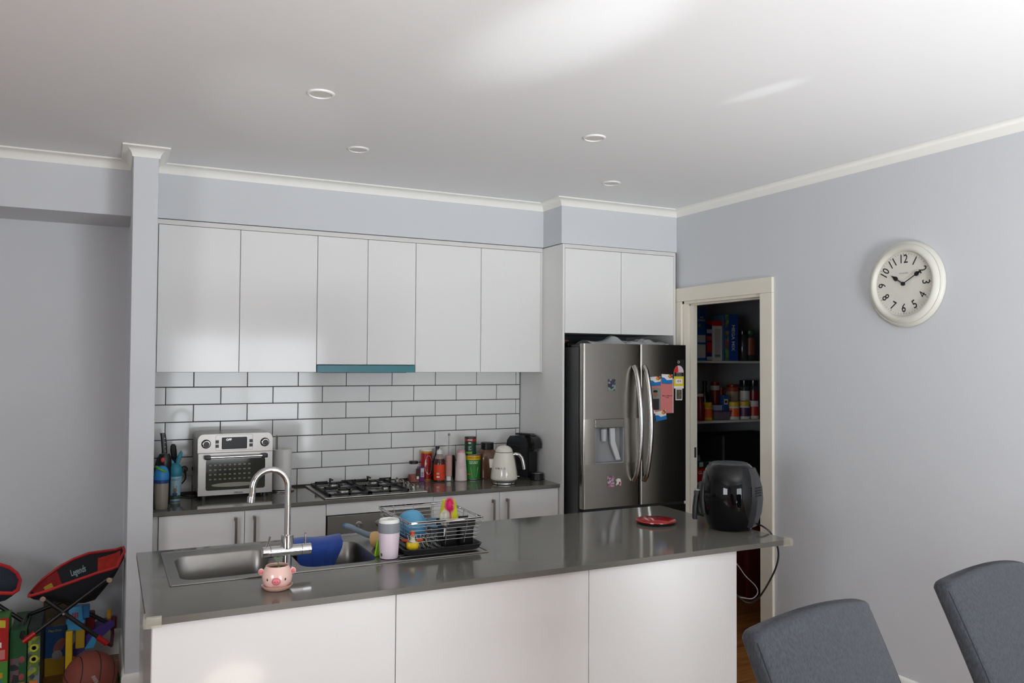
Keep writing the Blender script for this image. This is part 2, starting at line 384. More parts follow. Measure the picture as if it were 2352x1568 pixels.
# ------------------------------------------------------------------ cabinets
def door(parent, x0, x1, z0, z1, y, th=.018, m=M_CAB, name='door'):
    return MB().box(x0+.0015, x1-.0015, y, y+th, z0+.001, z1-.001, .0012, 1).build(name, m, parent, w=True)
def bar_handle(parent, x, z1, L, y, door_o=None):
    mb = MB().box(x-.006, x+.006, y-.032, y-.022, z1-L, z1, .0015, 1).box(x-.006, x+.006, y-.03, y, z1-.02, z1-.0005, .001, 1).box(x-.006, x+.006, y-.03, y, z1-L+.0005, z1-L+.02, .001, 1)
    return mb.build('handle', M_NICKEL, door_o or parent, w=True)
UZ0, UZ1, UY = 1.611, 2.414, -.327
def upper(x0, xm, x1, label, z0=UZ0, cz0=None, group='white upper cabinets'):
    t = thing('upper_cabinet', label, 'cabinet', ((x0+x1)/2, -.16, z0), group=group)
    MB().box(x0+.001, x1-.001, UY+.02, -.004, (cz0 or z0+.002), UZ1).build('body', M_CARC, t, w=True)
    door(t, x0, xm, z0, UZ1, UY); door(t, xm, x1, z0, UZ1, UY)
    return t
upper(-.068, .358, .793, 'pair of wide glossy white wall cabinet doors beside the wing wall')
upper(.793, 1.097, 1.403, 'pair of narrow glossy white wall cabinet doors above the teal range hood', z0=1.656)
upper(1.403, 1.8475, 2.284, 'pair of glossy white wall cabinet doors next to the tall fridge panel')
t = thing('filler_panel', 'white trim strip along the top of the wall cabinets', 'trim', (1.1, -.3, 2.416))
MB().box(-.087, 2.3, -.327, -.31, 2.4155, 2.4415).build('strip', M_CARC, t, w=True)
MB().box(-.087, -.0695, -.322, -.305, 1.611, 2.415).build('scribe', M_CARC, t, w=True)
MB().box(2.2855, 2.302, -.322, -.305, 1.611, 2.415).build('scribe', M_CARC, t, w=True)
# fridge surround and cabinets above
t = thing('fridge_surround', 'white panels boxing in the tall fridge', 'panel', (2.31, -.3, 0))
MB().box(2.303, 2.318, -.592, .003, .0, 2.4405, .001, 1).build('side_panel', M_CAB, t, w=True)
MB().box(3.187, 3.204, -.59, .003, 1.80, 2.4405).build('side_panel', M_CARC, t, w=True)
MB().box(2.319, 3.186, -.592, -.57, 2.4155, 2.4405).build('top_strip', M_CARC, t, w=True)
MB().box(2.319, 3.227, -.02, .003, 0, 1.866).build('back_panel', M_NICHE, t, w=True)
t = thing('overhead_cabinet', 'pair of white cabinet doors directly above the fridge', 'cabinet', (2.75, -.3, 1.866))
MB().box(2.320, 3.186, -.572, -.001, 1.868, 2.414).build('body', M_CARC, t, w=True)
door(t, 2.3185, 2.752, 1.866, 2.414, -.592); door(t, 2.752, 3.1865, 1.866, 2.414, -.592)
# range hood
t = thing('range_hood', 'slim range hood with a teal protective film on its front edge', 'hood', (1.098, -.2, 1.611))
MB().box(.796, 1.400, -.322, -.004, 1.6115, 1.654, .002, 1).build('body', M_STEELH, t, w=True)
MB().box(.795, 1.401, -.334, -.322, 1.610, 1.653, .001, 1).build('front_film', M_TEAL, t, w=True)
MB().box(.84, 1.36, -.29, -.06, 1.607, 1.6115).build('filter', M_DGREY, t, w=True)

# base cabinets
BY, BZ = -.55, .878
def base_cab(x0, xm, x1, label, hz):
    t = thing('base_cabinet', label, 'cabinet', ((x0+x1)/2, -.3, 0), group='white base cabinets')
    MB().box(x0+.001, x1-.001, BY+.02, -.004, .1, BZ).build('body', M_CARC, t, w=True)
    MB().box(x0+.001, x1-.001, BY+.07, BY+.085, 0, .1).build('kickboard', M_CARC, t, w=True)
    a = door(t, x0, xm, .105, BZ-.004, BY); b = door(t, xm, x1, .105, BZ-.004, BY)
    bar_handle(t, xm-.047, hz, .17, BY, a); bar_handle(t, xm+.049, hz, .17, BY, b)
base_cab(-.056, .368, .806, 'white base cabinet with two bar handles under the toaster oven', .845)
base_cab(1.445, 1.882, 2.300, 'white base cabinet with two bar handles under the kettle', .832)
t = thing('filler_panel', 'narrow white filler beside the wing wall under the back benchtop', 'trim', (-.07, -.5, 0))
MB().box(-.0872, -.0575, -.535, -.5, .0, BZ).build('strip', M_CARC, t, w=True)
t = thing('filler_panel', 'white strips framing the built-in oven', 'trim', (1.12, -.5, 0))
MB().box(.8075, 1.444, BY, BY+.018, .812, BZ-.002).build('top_strip', M_CAB, t, w=True)
MB().box(1.4275, 1.444, BY, BY+.018, .1, .811).build('strip', M_CAB, t, w=True)
# benchtop
t = thing('benchtop', 'grey stone benchtop along the tiled wall', 'benchtop', (1.1, -.28, .88))
MB().box(-.087, 2.302, -.568, .0035, .8785, .9, .0015, 1).build('slab', M_STONE, t, w=True)
# built-in oven
t = thing('built_in_oven', 'stainless built-in oven under the gas cooktop', 'oven', (1.12, -.3, .1))
MB().box(.812, 1.425, -.53, -.03, .12, .809).build('body', M_DGREY, t, w=True)
MB().box(.811, 1.426, -.562, -.531, .69, .808, .002, 1).build('control_panel', M_STEELH, t, w=True)
d = MB().box(.811, 1.426, -.562, -.531, .13, .686, .002, 1).build('oven_door', M_STEELH, t, w=True)
MB().box(.86, 1.377, -.5635, -.562, .2, .6).build('window', M_BLKG, d, w=True)
MB().rod((.85, -.60, .655), (1.39, -.60, .655), .009).rod((.88, -.60, .655), (.88, -.56, .655), .006).rod((1.36, -.60, .655), (1.36, -.56, .655), .006).build('handle', M_STEEL, d, w=True)
for i, x in enumerate((.990, 1.108, 1.226)):
    k = MB(Matrix.Translation((x, -.562, .747)) @ Matrix.Rotation(PI/2, 4, 'X')).lathe([(.021, 0), (.021, .003), (.0165, .004), (.015, .022), (.013, .024), (.0001, .024)], n=24).build('knob', M_STEEL, t, w=True)
    MB().box(x-.0035, x+.0035, -.590, -.585, .732, .762, .001, 1).build('grip', M_STEEL, k, w=True)
    mk = MB()
    for a in range(-3, 4):
        g = PI/2 + a*PI/4.2; mk.box(x+.027*math.cos(g)-.001, x+.027*math.cos(g)+.001, -.5626, -.562, .747+.027*math.sin(g)-.001, .747+.027*math.sin(g)+.001)
    mk.build('markings', M_BLKM, t, w=True)

# island
IY0, IY1, IX0, IX1 = -2.40, -1.50, -.170, 2.12
t = thing('island_bench', 'white gloss kitchen island body with three front panels', 'cabinet', (1.0, -1.95, 0))
for a, b in ((IX0, .599), (.599, 1.378), (1.378, IX1)): door(t, a, b, .002, .878, IY0, name='front_panel')
MB().box(IX0, IX0+.016, IY0+.0185, IY1, .002, .878).build('end_panel', M_CAB, t, w=True)
MB().box(IX1-.016, IX1, IY0+.0185, IY1, .002, .878).build('end_panel', M_CAB, t, w=True)
for i in range(5):
    a = IX0+.017 + (IX1-IX0-.034)*i/5; b = IX0+.017 + (IX1-IX0-.034)*(i+1)/5
    door(t, a, b, .1, .874, IY1-.018)
MB().box(IX0+.017, IX1-.017, IY0+.02, IY1-.02, .08, .1).build('base_shelf', M_CARC, t, w=True)
SX0, SX1, SY0, SY1 = -.095, 1.100, -2.068, -1.545
t = thing('island_benchtop', 'grey stone benchtop of the kitchen island', 'benchtop', (1.1, -1.95, .88))
def ring(mb, o, i, z0, z1):
    mb.loft([[(x, y, z1) for x, y in i], [(x, y, z1) for x, y in o], [(x, y, z0) for x, y in o], [(x, y, z0) for x, y in i], [(x, y, z1) for x, y in i]], cap=False); return mb
def rect(x0, x1, y0, y1): return [(x0, y0), (x1, y0), (x1, y1), (x0, y1)]
sl = ring(MB(), rect(-.186, 2.41, -2.418, -1.478), rect(SX0+.012, SX1-.012, SY0+.012, SY1-.012), .8785, .9).build('slab', M_STONE, t, w=True, smooth=0)
# clear corner protectors
for x, y, sx, lab in ((-.186, -2.418, 1, 'clear rubber corner guard on the island corner by the wing wall'), (2.41, -2.418, -1, 'clear rubber corner guard on the island corner by the pantry door')):
    t = thing('corner_guard', lab, 'corner guard', (x, y, .889))
    L = .042
    mb = MB()
    prof = [(.0005, .018), (.009, .016), (.013, 0), (.009, -.016), (.0005, -.018)]
    loops = []
    for px, py, nx, ny in ((L*sx, 0, 0, -1), (.012*sx, 0, -.1*sx, -1), (0, 0, -.75*sx, -.75), (0, .012, -1*sx, -.1), (0, L, -1*sx, 0)):
        q = .55 if abs(px)+abs(py) > .04 else 1
        loops.append([(px + nx*o*q, py + ny*o*q, h) for o, h in prof])
    mb.loft(loops); mb.build('guard', mat('guard_rubber', c(206, 204, 186), .2, alpha=.32, var=.02), t)

# ------------------------------------------------------------------ sink
t = thing('double_sink', 'stainless double bowl sink with a ribbed drainer set into the island', 'sink', ((SX0+SX1)/2, (SY0+SY1)/2, .9))
ZS = .9035
def cell(mb, x0, x1, y0, y1, cx, cy, w, h, r):
    inn = rrect(cx, cy, w, h, r, 6); out = []
    for (px, py) in inn:
        dx, dy = px-cx, py-cy
        s = min(((x1-cx) if dx > 0 else (cx-x0))/max(abs(dx), 1e-9), ((y1-cy) if dy > 0 else (cy-y0))/max(abs(dy), 1e-9))
        out.append((cx+dx*s, cy+dy*s))
    # make sure the four corners are hit
    for X, Y in ((x0, y0), (x1, y0), (x1, y1), (x0, y1)):
        k = min(range(len(out)), key=lambda i: (out[i][0]-X)**2 + (out[i][1]-Y)**2); out[k] = (X, Y)
    n = len(inn)
    mb.add([(x, y, ZS) for x, y in inn] + [(x, y, ZS) for x, y in out], [(i, (i+1) % n, n+(i+1) % n, n+i) for i in range(n)])
mb = MB()
cell(mb, SX0, .335, SY0, SY1, .115, -1.830, .355, .385, .06)
cell(mb, .335, .70, SY0, SY1, .512, -1.830, .30, .385, .06)
mb.grid(lambda u, v: (.70 + (SX1-.70)*u, SY0 + (SY1-SY0)*v, ZS), 1, 1)
mb.box(SX0-.001, SX1+.001, SY0-.004, SY0+.004, .9, .9055, .0015, 1).box(SX0-.001, SX1+.001, SY1-.004, SY1+.004, .9, .9055, .0015, 1).box(SX0-.004, SX0+.004, SY0, SY1, .9, .9055, .0015, 1).box(SX1-.004, SX1+.004, SY0, SY1, .9, .9055, .0015, 1)
mb.build('deck', M_SINK, t, w=True)
for cx, cy, w, h in ((.115, -1.830, .355, .385), (.512, -1.830, .30, .385)):
    L = []
    for dw, z, r in ((0, ZS, .06), (.006, ZS-.004, .058), (.014, .80, .055), (.02, .76, .05), (.04, .745, .045), (.10, .742, .04)):
        L.append([(x, y, z) for x, y in rrect(cx, cy, w-dw, h-dw, r, 6)])
    b = MB().loft(L, cap=False).add([(x, y, .742) for x, y in rrect(cx, cy, w-.1, h-.1, .04, 6)], [tuple(range(28))]).build('bowl', M_SINK, t, w=True, smooth=50)
    MB().cyl(cx, cy, .7425, .746, .04, n=24).build('drain', M_CHROME, b, w=True)
for i in range(14):
    y = SY0+.05 + i*.032
    MB().box(.74, 1.07, y, y+.008, ZS-.001, ZS+.0025, .001, 1).build('rib', M_SINK, t, w=True)

# mixer tap
t = thing('mixer_tap', 'chrome gooseneck mixer tap with two levers behind the pig planter', 'tap', (.305, -2.012, ZS))
MB().cyl(0, 0, 0, .006, .024).cyl(0, 0, .006, .062, .0165).build('base', M_CHROME, t)
bd = MB(Matrix.Translation((-.090, .0, .069)) @ Matrix.Rotation(PI/2, 4, 'Y')).cyl(0, 0, 0, .178, .0205, b=.002, n=32).build('body', M_CHROME, t)
MB(Matrix.Translation((-.062, .0, .069)) @ Matrix.Rotation(PI/2, 4, 'Y')).cyl(0, 0, 0, .0015, .0209, n=32).build('seam', M_DGREY, bd)
MB(Matrix.Translation((.052, .0, .069)) @ Matrix.Rotation(PI/2, 4, 'Y')).cyl(0, 0, 0, .0015, .0209, n=32).build('seam', M_DGREY, bd)
MB().cyl(0, 0, .078, .128, .022, b=.002).build('collar', M_CHROME, t)
pts = [(0, 0, .11), (0, 0, .2), (0, 0, .29)]
for i in range(1, 17):
    g = PI*i/16*1.02; pts.append((-.063 + .063*math.cos(g), .004*i/16, .305 + .066*math.sin(g)))
pts += [(-.1265, .005, .285), (-.129, .006, .262)]
MB().tube(pts, .0115, 16).build('spout', M_CHROME, t)
MB().rod((-.129, .006, .276), (-.131, .006, .256), .0135, 16).build('aerator', M_CHROME, t)
MB().rod((-.073, 0, .088), (-.064, -.004, .126), .0038, 10).build('lever', M_CHROME, t)
MB().rod((.066, 0, .088), (.067, 0, .130), .0038, 10).build('lever', M_CHROME, t)

# ------------------------------------------------------------------ fridge
FY = -.77
t = thing('fridge', 'stainless french door fridge with curved handles and a water dispenser', 'fridge', (2.75, -.4, 0))
MB().box(2.347, 3.15, -.712, -.06, .03, 1.775, .004, 2).build('cabinet_body', M_DGREY, t, w=True)
for x0, x1 in ((2.36, 2.46), (3.04, 3.14)): MB().box(x0, x1, -.75, -.60, 1.7755, 1.79, .003, 1).build('hinge_cover', M_DGREY, t, w=True)
def fdoor(x0, x1, z0, z1, hole=None):
    mb = MB()
    if not hole:
        mb.loft([[(x, y, z0) for x, y in rrect((x0+x1)/2, FY+.027, x1-x0, .054, .014, 5)], [(x, y, z1) for x, y in rrect((x0+x1)/2, FY+.027, x1-x0, .054, .014, 5)]])
    else:
        hx0, hx1, hz0, hz1 = hole
        for a, b, p, q in ((x0, hx0, z0, z1), (hx1, x1, z0, z1), (hx0, hx1, z0, hz0), (hx0, hx1, hz1, z1)):
            mb.box(a, b, FY, FY+.054, p, q)
    return mb
d = MB().loft([[(x, y, z) for x, y in rrect(2.563, FY+.027, .426, .054, .014, 5)] for z in (.765, 1.036)])
# left door: lower, upper and side pieces leave the dispenser recess open
D = MB()
L = rrect(2.5615, FY+.027, .423, .054, .014, 5)
D.loft([[(x, y, .765) for x, y in L], [(x, y, 1.040) for x, y in L]]).loft([[(x, y, 1.322) for x, y in L], [(x, y, 1.797) for x, y in L]])
LL = [(2.436, FY), (2.436, FY+.054)] + [p for p in [(2.35+.014-.014*math.cos(a), FY+.040+.014*math.sin(a)) for a in (PI/2, PI/4, 0)]] + [(2.35+.014-.014*math.cos(a), FY+.014-.014*math.sin(a)) for a in (0, PI/4, PI/2)]
D.loft([[(x, y, 1.040) for x, y in LL], [(x, y, 1.322) for x, y in LL]])
D.box(2.654, 2.7725, FY, FY+.054, 1.040, 1.322)
D.box(2.436, 2.654, FY+.045, FY+.054, 1.040, 1.322)
ld = D.build('door', M_FRIDGE, t, w=True)
M_DISP = plain(150, 152, 154, .35)
dp = MB().box(2.437, 2.653, FY-.003, FY+.043, 1.266, 1.321, .004, 2).build('control_strip', M_FRIDGE, ld, w=True)
mb = MB().box(2.437, 2.653, FY+.040, FY+.0445, 1.041, 1.266).box(2.437, 2.443, FY, FY+.04, 1.041, 1.266).box(2.647, 2.653, FY, FY+.04, 1.041, 1.266).box(2.443, 2.647, FY-.002, FY+.04, 1.041, 1.048)
mb.build('recess', M_DISP, ld, w=True)
mb = MB(Matrix.Translation((2.515, FY+.02, 1.20)))
mb.lathe([(.012, .06), (.020, .055), (.018, 0), (.016, -.018), (.011, -.018)], n=16).build('nozzle', plain(190, 192, 195, .2), ld, w=True)
MB().prism([(2.555, 1.262), (2.590, 1.262), (2.592, 1.18), (2.636, 1.06), (2.604, 1.06), (2.560, 1.165)], FY+.008, FY+.022, 'y').build('lever', plain(205, 207, 210, .15), ld, w=True)
mb = MB(); L2 = rrect(2.9685, FY+.027, .373, .054, .014, 5)
rd = mb.loft([[(x, y, .765) for x, y in L2], [(x, y, 1.797) for x, y in L2]]).build('door', M_FRIDGE, t, w=True)
MB().box(2.362, 3.145, FY+.012, FY+.05, .745, .764).build('gasket', M_BLKM, t, w=True)
fz = rrect(2.7525, FY+.027, .805, .054, .014, 5)
fd = MB().loft([[(x, y, .05) for x, y in fz], [(x, y, .744) for x, y in fz]]).build('freezer_drawer', M_FRIDGE, t, w=True)
MB().rod((2.45, FY-.05, .66), (3.05, FY-.05, .66), .012).rod((2.5, FY-.05, .66), (2.5, FY, .66), .008).rod((3.0, FY-.05, .66), (3.0, FY, .66), .008).build('handle', M_STEEL, fd, w=True)
def curved_handle(xt, o, bow):
    pts = []; n = 24
    for i in range(n+1):
        u = i/n; z = 1.655 - .735*u; b = math.sin(PI*u)
        pts.append((xt + bow*b, FY - .012 - .058*b**.6 if 0 < u < 1 else FY - .006, z))
    return MB().tube(pts, .0155, 12).build('handle', mat('satin_handle', c(205, 203, 200), .2, metal=1), o, w=True)
curved_handle(2.728, ld, .012); curved_handle(2.806, rd, .012)
MB().box(3.075, 3.135, FY-.0012, FY-.0002, 1.640, 1.70).build('sticker', M_BLKM, rd, w=True)
ic = MB(Matrix.Translation((3.088, FY-.0013, 1.684)) @ Matrix.Rotation(PI/2, 4, 'X')).lathe([(.006, 0), (.006, .0006), (.009, .0006), (.009, 0)], n=16).build('sticker_ring', plain(190, 186, 186), rd, w=True)

# papers and magnets on the fridge
def card(name, label, cat, x0, x1, z0, z1, m, rz=0, y=FY, th=.0015, group=None):
    t = thing(name, label, cat, ((x0+x1)/2, y-.0004, (z0+z1)/2), group=group, ry=rz); w, h = (x1-x0)/2, (z1-z0)/2
    o = MB().box(-w, w, -th, 0, -h, h).build('sheet', m, t)
    return t
_bl = c(30, 110, 180)
t = card('poster', 'pink sheet with a photo and the words I will, held by three magnets', 'poster', 2.856, 3.045, 1.348, 1.575, plain(206, 122, 118, .7))
MB().box(-.088, -.008, -.0022, -.0015, -.092, .052).build('photo', plain(132, 138, 128, .5), t)
MB().ball(-.052, -.0022, .012, .017, .0005, .022).build('photo_face', plain(150, 110, 92, .6), t)
MB().box(-.078, -.022, -.0029, -.0022, -.09, -.018, .0003, 1).build('photo_shirt', plain(44, 42, 46, .7), t)
MB().ball(-.052, -.0023, .030, .018, .0005, .009).build('photo_hair', plain(40, 30, 26, .7), t)
text('I will...', .024, t, M_BLKM, (.035, -.0015, .085), (PI/2, 0, 0), bold=.0004)
text('Make a difference\ntoday', .0115, t, M_BLKM, (.045, -.0015, -.005), (PI/2, 0, 0), bold=.0002)
MB().prism([(-.0945, -.1135), (-.0945, -.05), (-.045, -.1135)], -.0032, -.0016, 'y').build('folded_corner', M_PAPER, t)
MB().box(.0905, .0945, -.0022, -.0015, -.113, .113).build('border', M_PAPER, t)
for i, (cx, cz, rz, lab) in enumerate(((2.893, 1.558, -.06, 'white and blue magnet at the top left corner of the pink sheet'), (2.989, 1.573, .04, 'white and blue magnet at the top right corner of the pink sheet'), (2.940, 1.333, -.14, 'white and blue magnet under the bottom edge of the pink sheet'))):
    t = thing('magnet', lab, 'magnet', (cx, FY-.0045, cz), ry=rz, group='blue and white advertising magnets')
    MB().box(-.044, .044, -.0015, 0, -.030, .030).build('sheet', M_WHITE, t)
    MB().prism([(-.044, -.030), (.044, -.030), (.044, -.004), (.0, -.008), (-.02, .006), (-.044, .010)], -.0021, -.0015, 'y').build('blue_band', plain(34, 118, 186, .4), t)
    MB().ball(.026, -.0015, .018, .017, .001, .014).build('picture', blotch_mat('magnet_picture', [c(214, 120, 40), c(120, 50, 40), c(230, 160, 60)], 90), t)
t = thing('energy_label', 'rounded energy rating label in white, black and yellow on the right fridge door', 'sticker', (3.090, FY-.0005, 1.585))
MB().box(-.040, .040, -.001, 0, -.076, .030).build('sheet', M_WHITE, t)
MB().prism([(.040*math.cos(PI*i/14), .030+.046*math.sin(PI*i/14)) for i in range(15)], -.001, 0, 'y').build('dome', plain(214, 196, 205, .5), t)
MB().prism([(-.004, .034)] + [(.040*math.cos(PI*i/14)-.0, .030+.045*math.sin(PI*i/14)) for i in range(8, 15)] + [(-.022, .030)], -.0016, -.001, 'y').build('red_sector', plain(206, 44, 30, .5), t)
MB().box(-.039, .039, -.0016, -.001, .004, .030).build('black_band', M_BLKM, t)
text('ENERGY\nRATING', .012, t, plain(160, 160, 160), (0, -.0016, .017))
MB().box(-.040, .040, -.0016, -.001, -.060, .003).build('yellow_band', plain(222, 202, 40, .5), t)
MB().box(-.028, .028, -.0021, -.0016, -.044, -.012).build('panel', M_WHITE, t)
text('414', .021, t, plain(206, 44, 50), (0, -.0021, -.028), bold=.0004)
t = card('photo_card', 'small white-bordered photo card under the energy label', 'photo', 3.064, 3.118, 1.432, 1.508, M_WHITE)
MB().box(-.022, .022, -.0022, -.0015, -.032, .032).build('picture', blotch_mat('photo_card_picture', [c(60, 66, 76), c(120, 90, 60), c(70, 80, 60), c(90, 84, 92)], 60), t)
card('magnet', 'dark blue picture magnet high on the left fridge door', 'magnet', 2.533, 2.588, 1.500, 1.573, blotch_mat('dark_magnet', [c(52, 78, 100), c(70, 40, 60), c(130, 150, 150), c(40, 44, 60), c(120, 150, 110)], 70))
card('magnet', 'pink and grey picture magnet low on the left fridge door', 'magnet', 2.529, 2.580, .893, .962, blotch_mat('pink_magnet', [c(196, 150, 160), c(120, 90, 120), c(190, 190, 190), c(180, 110, 130)], 80))
t = thing('magnet', 'small white and red shaped magnet beside the pink one on the fridge', 'magnet', (2.612, FY-.0005, .920))
MB().prism([(-.020, -.02), (.0, -.012), (.016, -.024), (.020, -.004), (.014, .020), (-.002, .024), (-.020, .016), (-.012, 0)], -.003, 0, 'y').build('sheet', M_WHITE, t)
MB().prism([(0, -.010), (.012, -.018), (.016, 0), (.006, .004)], -.004, -.003, 'y').build('red_shape', plain(180, 40, 50), t)
# plastic wrap and junk on the fridge top
M_WRAP = mat('cling_wrap', c(206, 210, 212), .2, alpha=.5, var=.05)
t = thing('plastic_wrap', 'crumpled clear plastic bag lying on top of the fridge', 'plastic bag', (2.78, -.56, 1.7905))
def wrapfn(u, v):
    x = -.30 + .62*u; h = .018*abs(math.sin(13*u+3*v)) + .012*abs(math.sin(31*u*v+5)) + .05*math.exp(-((u-.35)/.07)**2)*(1-abs(v-.5)) + .02*math.exp(-((u-.75)/.12)**2)
    return (x, -.11 + .22*v + .01*math.sin(9*u), .004 + h*math.sin(PI*v)**.5 if 0 < v < 1 else .002)
MB().sheet(wrapfn, 46, 12, (0, 0, -.0012)).build('film', M_WRAP, t, smooth=20)
t = thing('black_tray', 'flat black object under the plastic bag on the fridge', 'tray', (2.62, -.33, 1.776))
MB().box(-.16, .16, -.06, .06, 0, .035, .008, 2).build('body', M_BLK, t)
MB().tube([(.04, -.058, .03), (.05, -.064, .045), (.07, -.058, .03)], .003, 6).build('clip', M_STEEL, t)
t = thing('pipe_end', 'small red pipe end on the niche side above the fridge', 'pipe', (2.3685, -.50, 1.82))
MB(Matrix.Rotation(-PI/2, 4, 'Y')).lathe([(.006, 0), (.006, .012), (.011, .012), (.011, 0)], n=16).lathe([(.006, -.03),(.006, .05)], n=12).build('pipe', plain(150, 70, 60), t)

# ------------------------------------------------------------------ ceiling lights
dl = None
for i, (x, y, lab) in enumerate(((.439, -1.886, 'round white downlight nearest the camera over the sink'), (.804, -1.131, 'round white downlight over the aisle in front of the cooktop'), (1.739, -1.856, 'round white downlight over the right half of the island'), (2.345, -1.086, 'round white downlight nearest the fridge cabinets'))):
    if dl is None:
        dl = thing('downlight', lab, 'light', (x, y, CZ), group='ceiling downlights')
        MB().lathe([(.043, -.001), (.046, -.0075), (.052, -.006), (.055, -.001), (.055, 0)], n=40, cap=False).build('rim', M_WHITE, dl)
        MB().lathe([(.0001, -.0035), (.043, -.0035), (.044, -.001)], n=40).build('diffuser', plain(214, 212, 206, .6), dl)
    else: dup(dl, (x, y, CZ), label=lab)

# ------------------------------------------------------------------ clock
M_CLK = mat('cream_clock_case', c(208, 207, 197), .4, var=.01)
t = thing('wall_clock', 'round cream wall clock with black numerals showing about ten past ten', 'clock', (XR, -2.385, 2.073), rz=-PI/2)
RY = Matrix.Rotation(PI/2, 4, 'X')
MB(RY).lathe([(.0001, .001), (.205, .001), (.213, .006), (.214, .014), (.205, .024), (.200, .028), (.197, .027), (.190, .036), (.180, .044), (.169, .045), (.163, .040), (.161, .028), (.158, .024), (.0001, .024)], n=80, cap=False).build('case', M_CLK, t, smooth=50)
MB(RY).cyl(0, 0, .024, .0255, .157, n=72).build('face', plain(214, 212, 202, .6), t)
YF = -.0256
nums = {12: 0, 1: 1, 2: 2, 3: 3, 4: 4, 5: 5, 6: 6, 7: 7, 8: 8, 9: 9, 10: 10, 11: 11}
for k, i in nums.items():
    g = PI/2 - i*PI/6; r = .121
    tilt = -(i*PI/6) if i in (0, 1, 2, 3, 9, 10, 11) else PI - i*PI/6
    cth, sth = math.cos(tilt), math.sin(tilt)
    o = text(str(k), .060, t, M_BLKM, (0, 0, 0), (0, 0, 0), bold=0 if k == 4 else .0005, sx=.85, name='numeral')
    for v in o.data.vertices:
        a, b = v.co.x, v.co.y; v.co = (r*math.cos(g) + a*cth - b*sth, YF - .0006, r*math.sin(g) + a*sth + b*cth)
mk = MB()
for i in range(60):
    g = i*PI/30; L = .010 if i % 5 == 0 else .006; w = .0018 if i % 5 == 0 else .0008
    o = mk.M; mk.M = Matrix.Rotation(-g, 4, 'Y'); mk.box(-w/2, w/2, YF-.0008, YF, .151-L, .151); mk.M = o
mk.build('minute_marks', plain(90, 88, 84), t)['kind'] = 'stuff'
text('STANDARD', .010, t, plain(140, 136, 130), (0, YF, .052))
def hand(ang, L, spade, m, yy):
    mb = MB(Matrix.Rotation(ang, 4, 'Y')); mb.box(-.0022, .0022, yy-.001, yy, -.0, L)
    mb.prism([(spade*0 + .011*math.cos(2*PI*i/16), spade + .013*math.sin(2*PI*i/16)) for i in range(16)], yy-.0016, yy, 'y')
    mb.prism([(-.007, spade+.008), (.007, spade+.008), (0, spade+.032)], yy-.0016, yy, 'y')
    return mb.build('hand', m, t)
hand(math.radians(304), .070, .050, M_BLKM, YF-.004); hand(math.radians(61), .110, .088, M_BLKM, YF-.007)
MB(RY).cyl(0, 0, .0262, .036, .0095, n=24).build('hub', M_BLKM, t)

# ------------------------------------------------------------------ things on the back benchtop
BT = .9003
def az(x, y): return math.atan2(-5.087-y, -.302-x)     # the side of a round thing that faces the room
# toaster oven
TO = thing('toaster_oven', 'silver toaster oven with a digital display reading off and two round knobs', 'oven', (.352, -.17, BT))
W2, D0, D1, H0, H1 = .202, -.125, .155, .024, .365
def rr_xz(w, h, r, z0): return [(x, z + z0 + h/2) for x, z in rrect(0, 0, w, h, r, 6)]
prof = [p for p in rr_xz(2*W2, H1-H0, .032, H0)]
prof = [(x, (max(z, H0) if z > H0+.05 else (H0 if abs(x) < W2-.033 else z))) for x, z in prof]
MB().prism(prof, D0+.006, D1, 'y').build('body', M_STEELH, TO)
MB().prism([(x*.998, H0+(z-H0)*.998) for x, z in prof if True], D0-.002, D0+.006, 'y').build('front_panel', M_STEEL, TO)
dr = MB().box(-W2+.001, W2-.001, D0-.016, D0-.002, H0+.002, .262, .002, 1).build('door', M_STEEL, TO)
MB().prism(rr_xz(.318, .172, .012, .055), D0-.0175, D0-.0159, 'y').build('window', mat('oven_window', c(52, 54, 46), .08, var=.35, scale=8), dr)
mb = MB()
for i in range(9):
    for j in range(4): mb.box(-.142+.026*i, -.130+.026*i, D0-.0180, D0-.0174, .112+.026*j, .120+.026*j, .0002, 1)
mb.build('rack_reflection', plain(112, 108, 84, .3), dr)['kind'] = 'stuff'
MB().prism([(.12*math.cos(a*PI/12)-.01, .083+.012*math.sin(a*PI/12)) for a in range(24)], D0-.0182, D0-.0177, 'y').build('baking_tray', plain(128, 126, 112, .3), dr)
MB().rod((-.14, D0-.045, .240), (.14, D0-.045, .240), .0075, 16).build('handle', M_CHROME, dr)
for sx in (-1, 1): MB().box(sx*.152-.016, sx*.152+.016, D0-.054, D0-.016, .228, .252, .005, 2).build('handle_bracket', M_BLK, dr)
text('STIRLING', .012, dr, M_BLKM, (.015, D0-.0161, .036), bold=.0003)
MB().box(-.075, .060, D0-.0045, D0-.002, .280, .345, .003, 1).build('display', mat('display_glass', c(10, 10, 12), .3, spec=.3), TO)
text('OFF', .017, TO, mat('display_digits', c(240, 240, 240), emit=(1, 1, 1, 1), estr=1.2), (-.038, D0-.0046, .332))
ob = rr_xz(.20, .088, .01, .272); ib = rr_xz(.198, .086, .009, .273)
fr = MB(); n = len(ob); fr.add([(x-.008, D0-.0024, z) for x, z in ob] + [(x-.008, D0-.0024, z) for x, z in ib], [(i, (i+1) % n, n+(i+1) % n, n+i) for i in range(n)]); fr.build('display_outline', M_BLKM, TO)
for x in (-.100, .082):
    for z in (.298, .322): MB().box(x-.009, x+.009, D0-.004, D0-.002, z-.009, z+.009, .001, 1).build('button', M_BLK, TO)
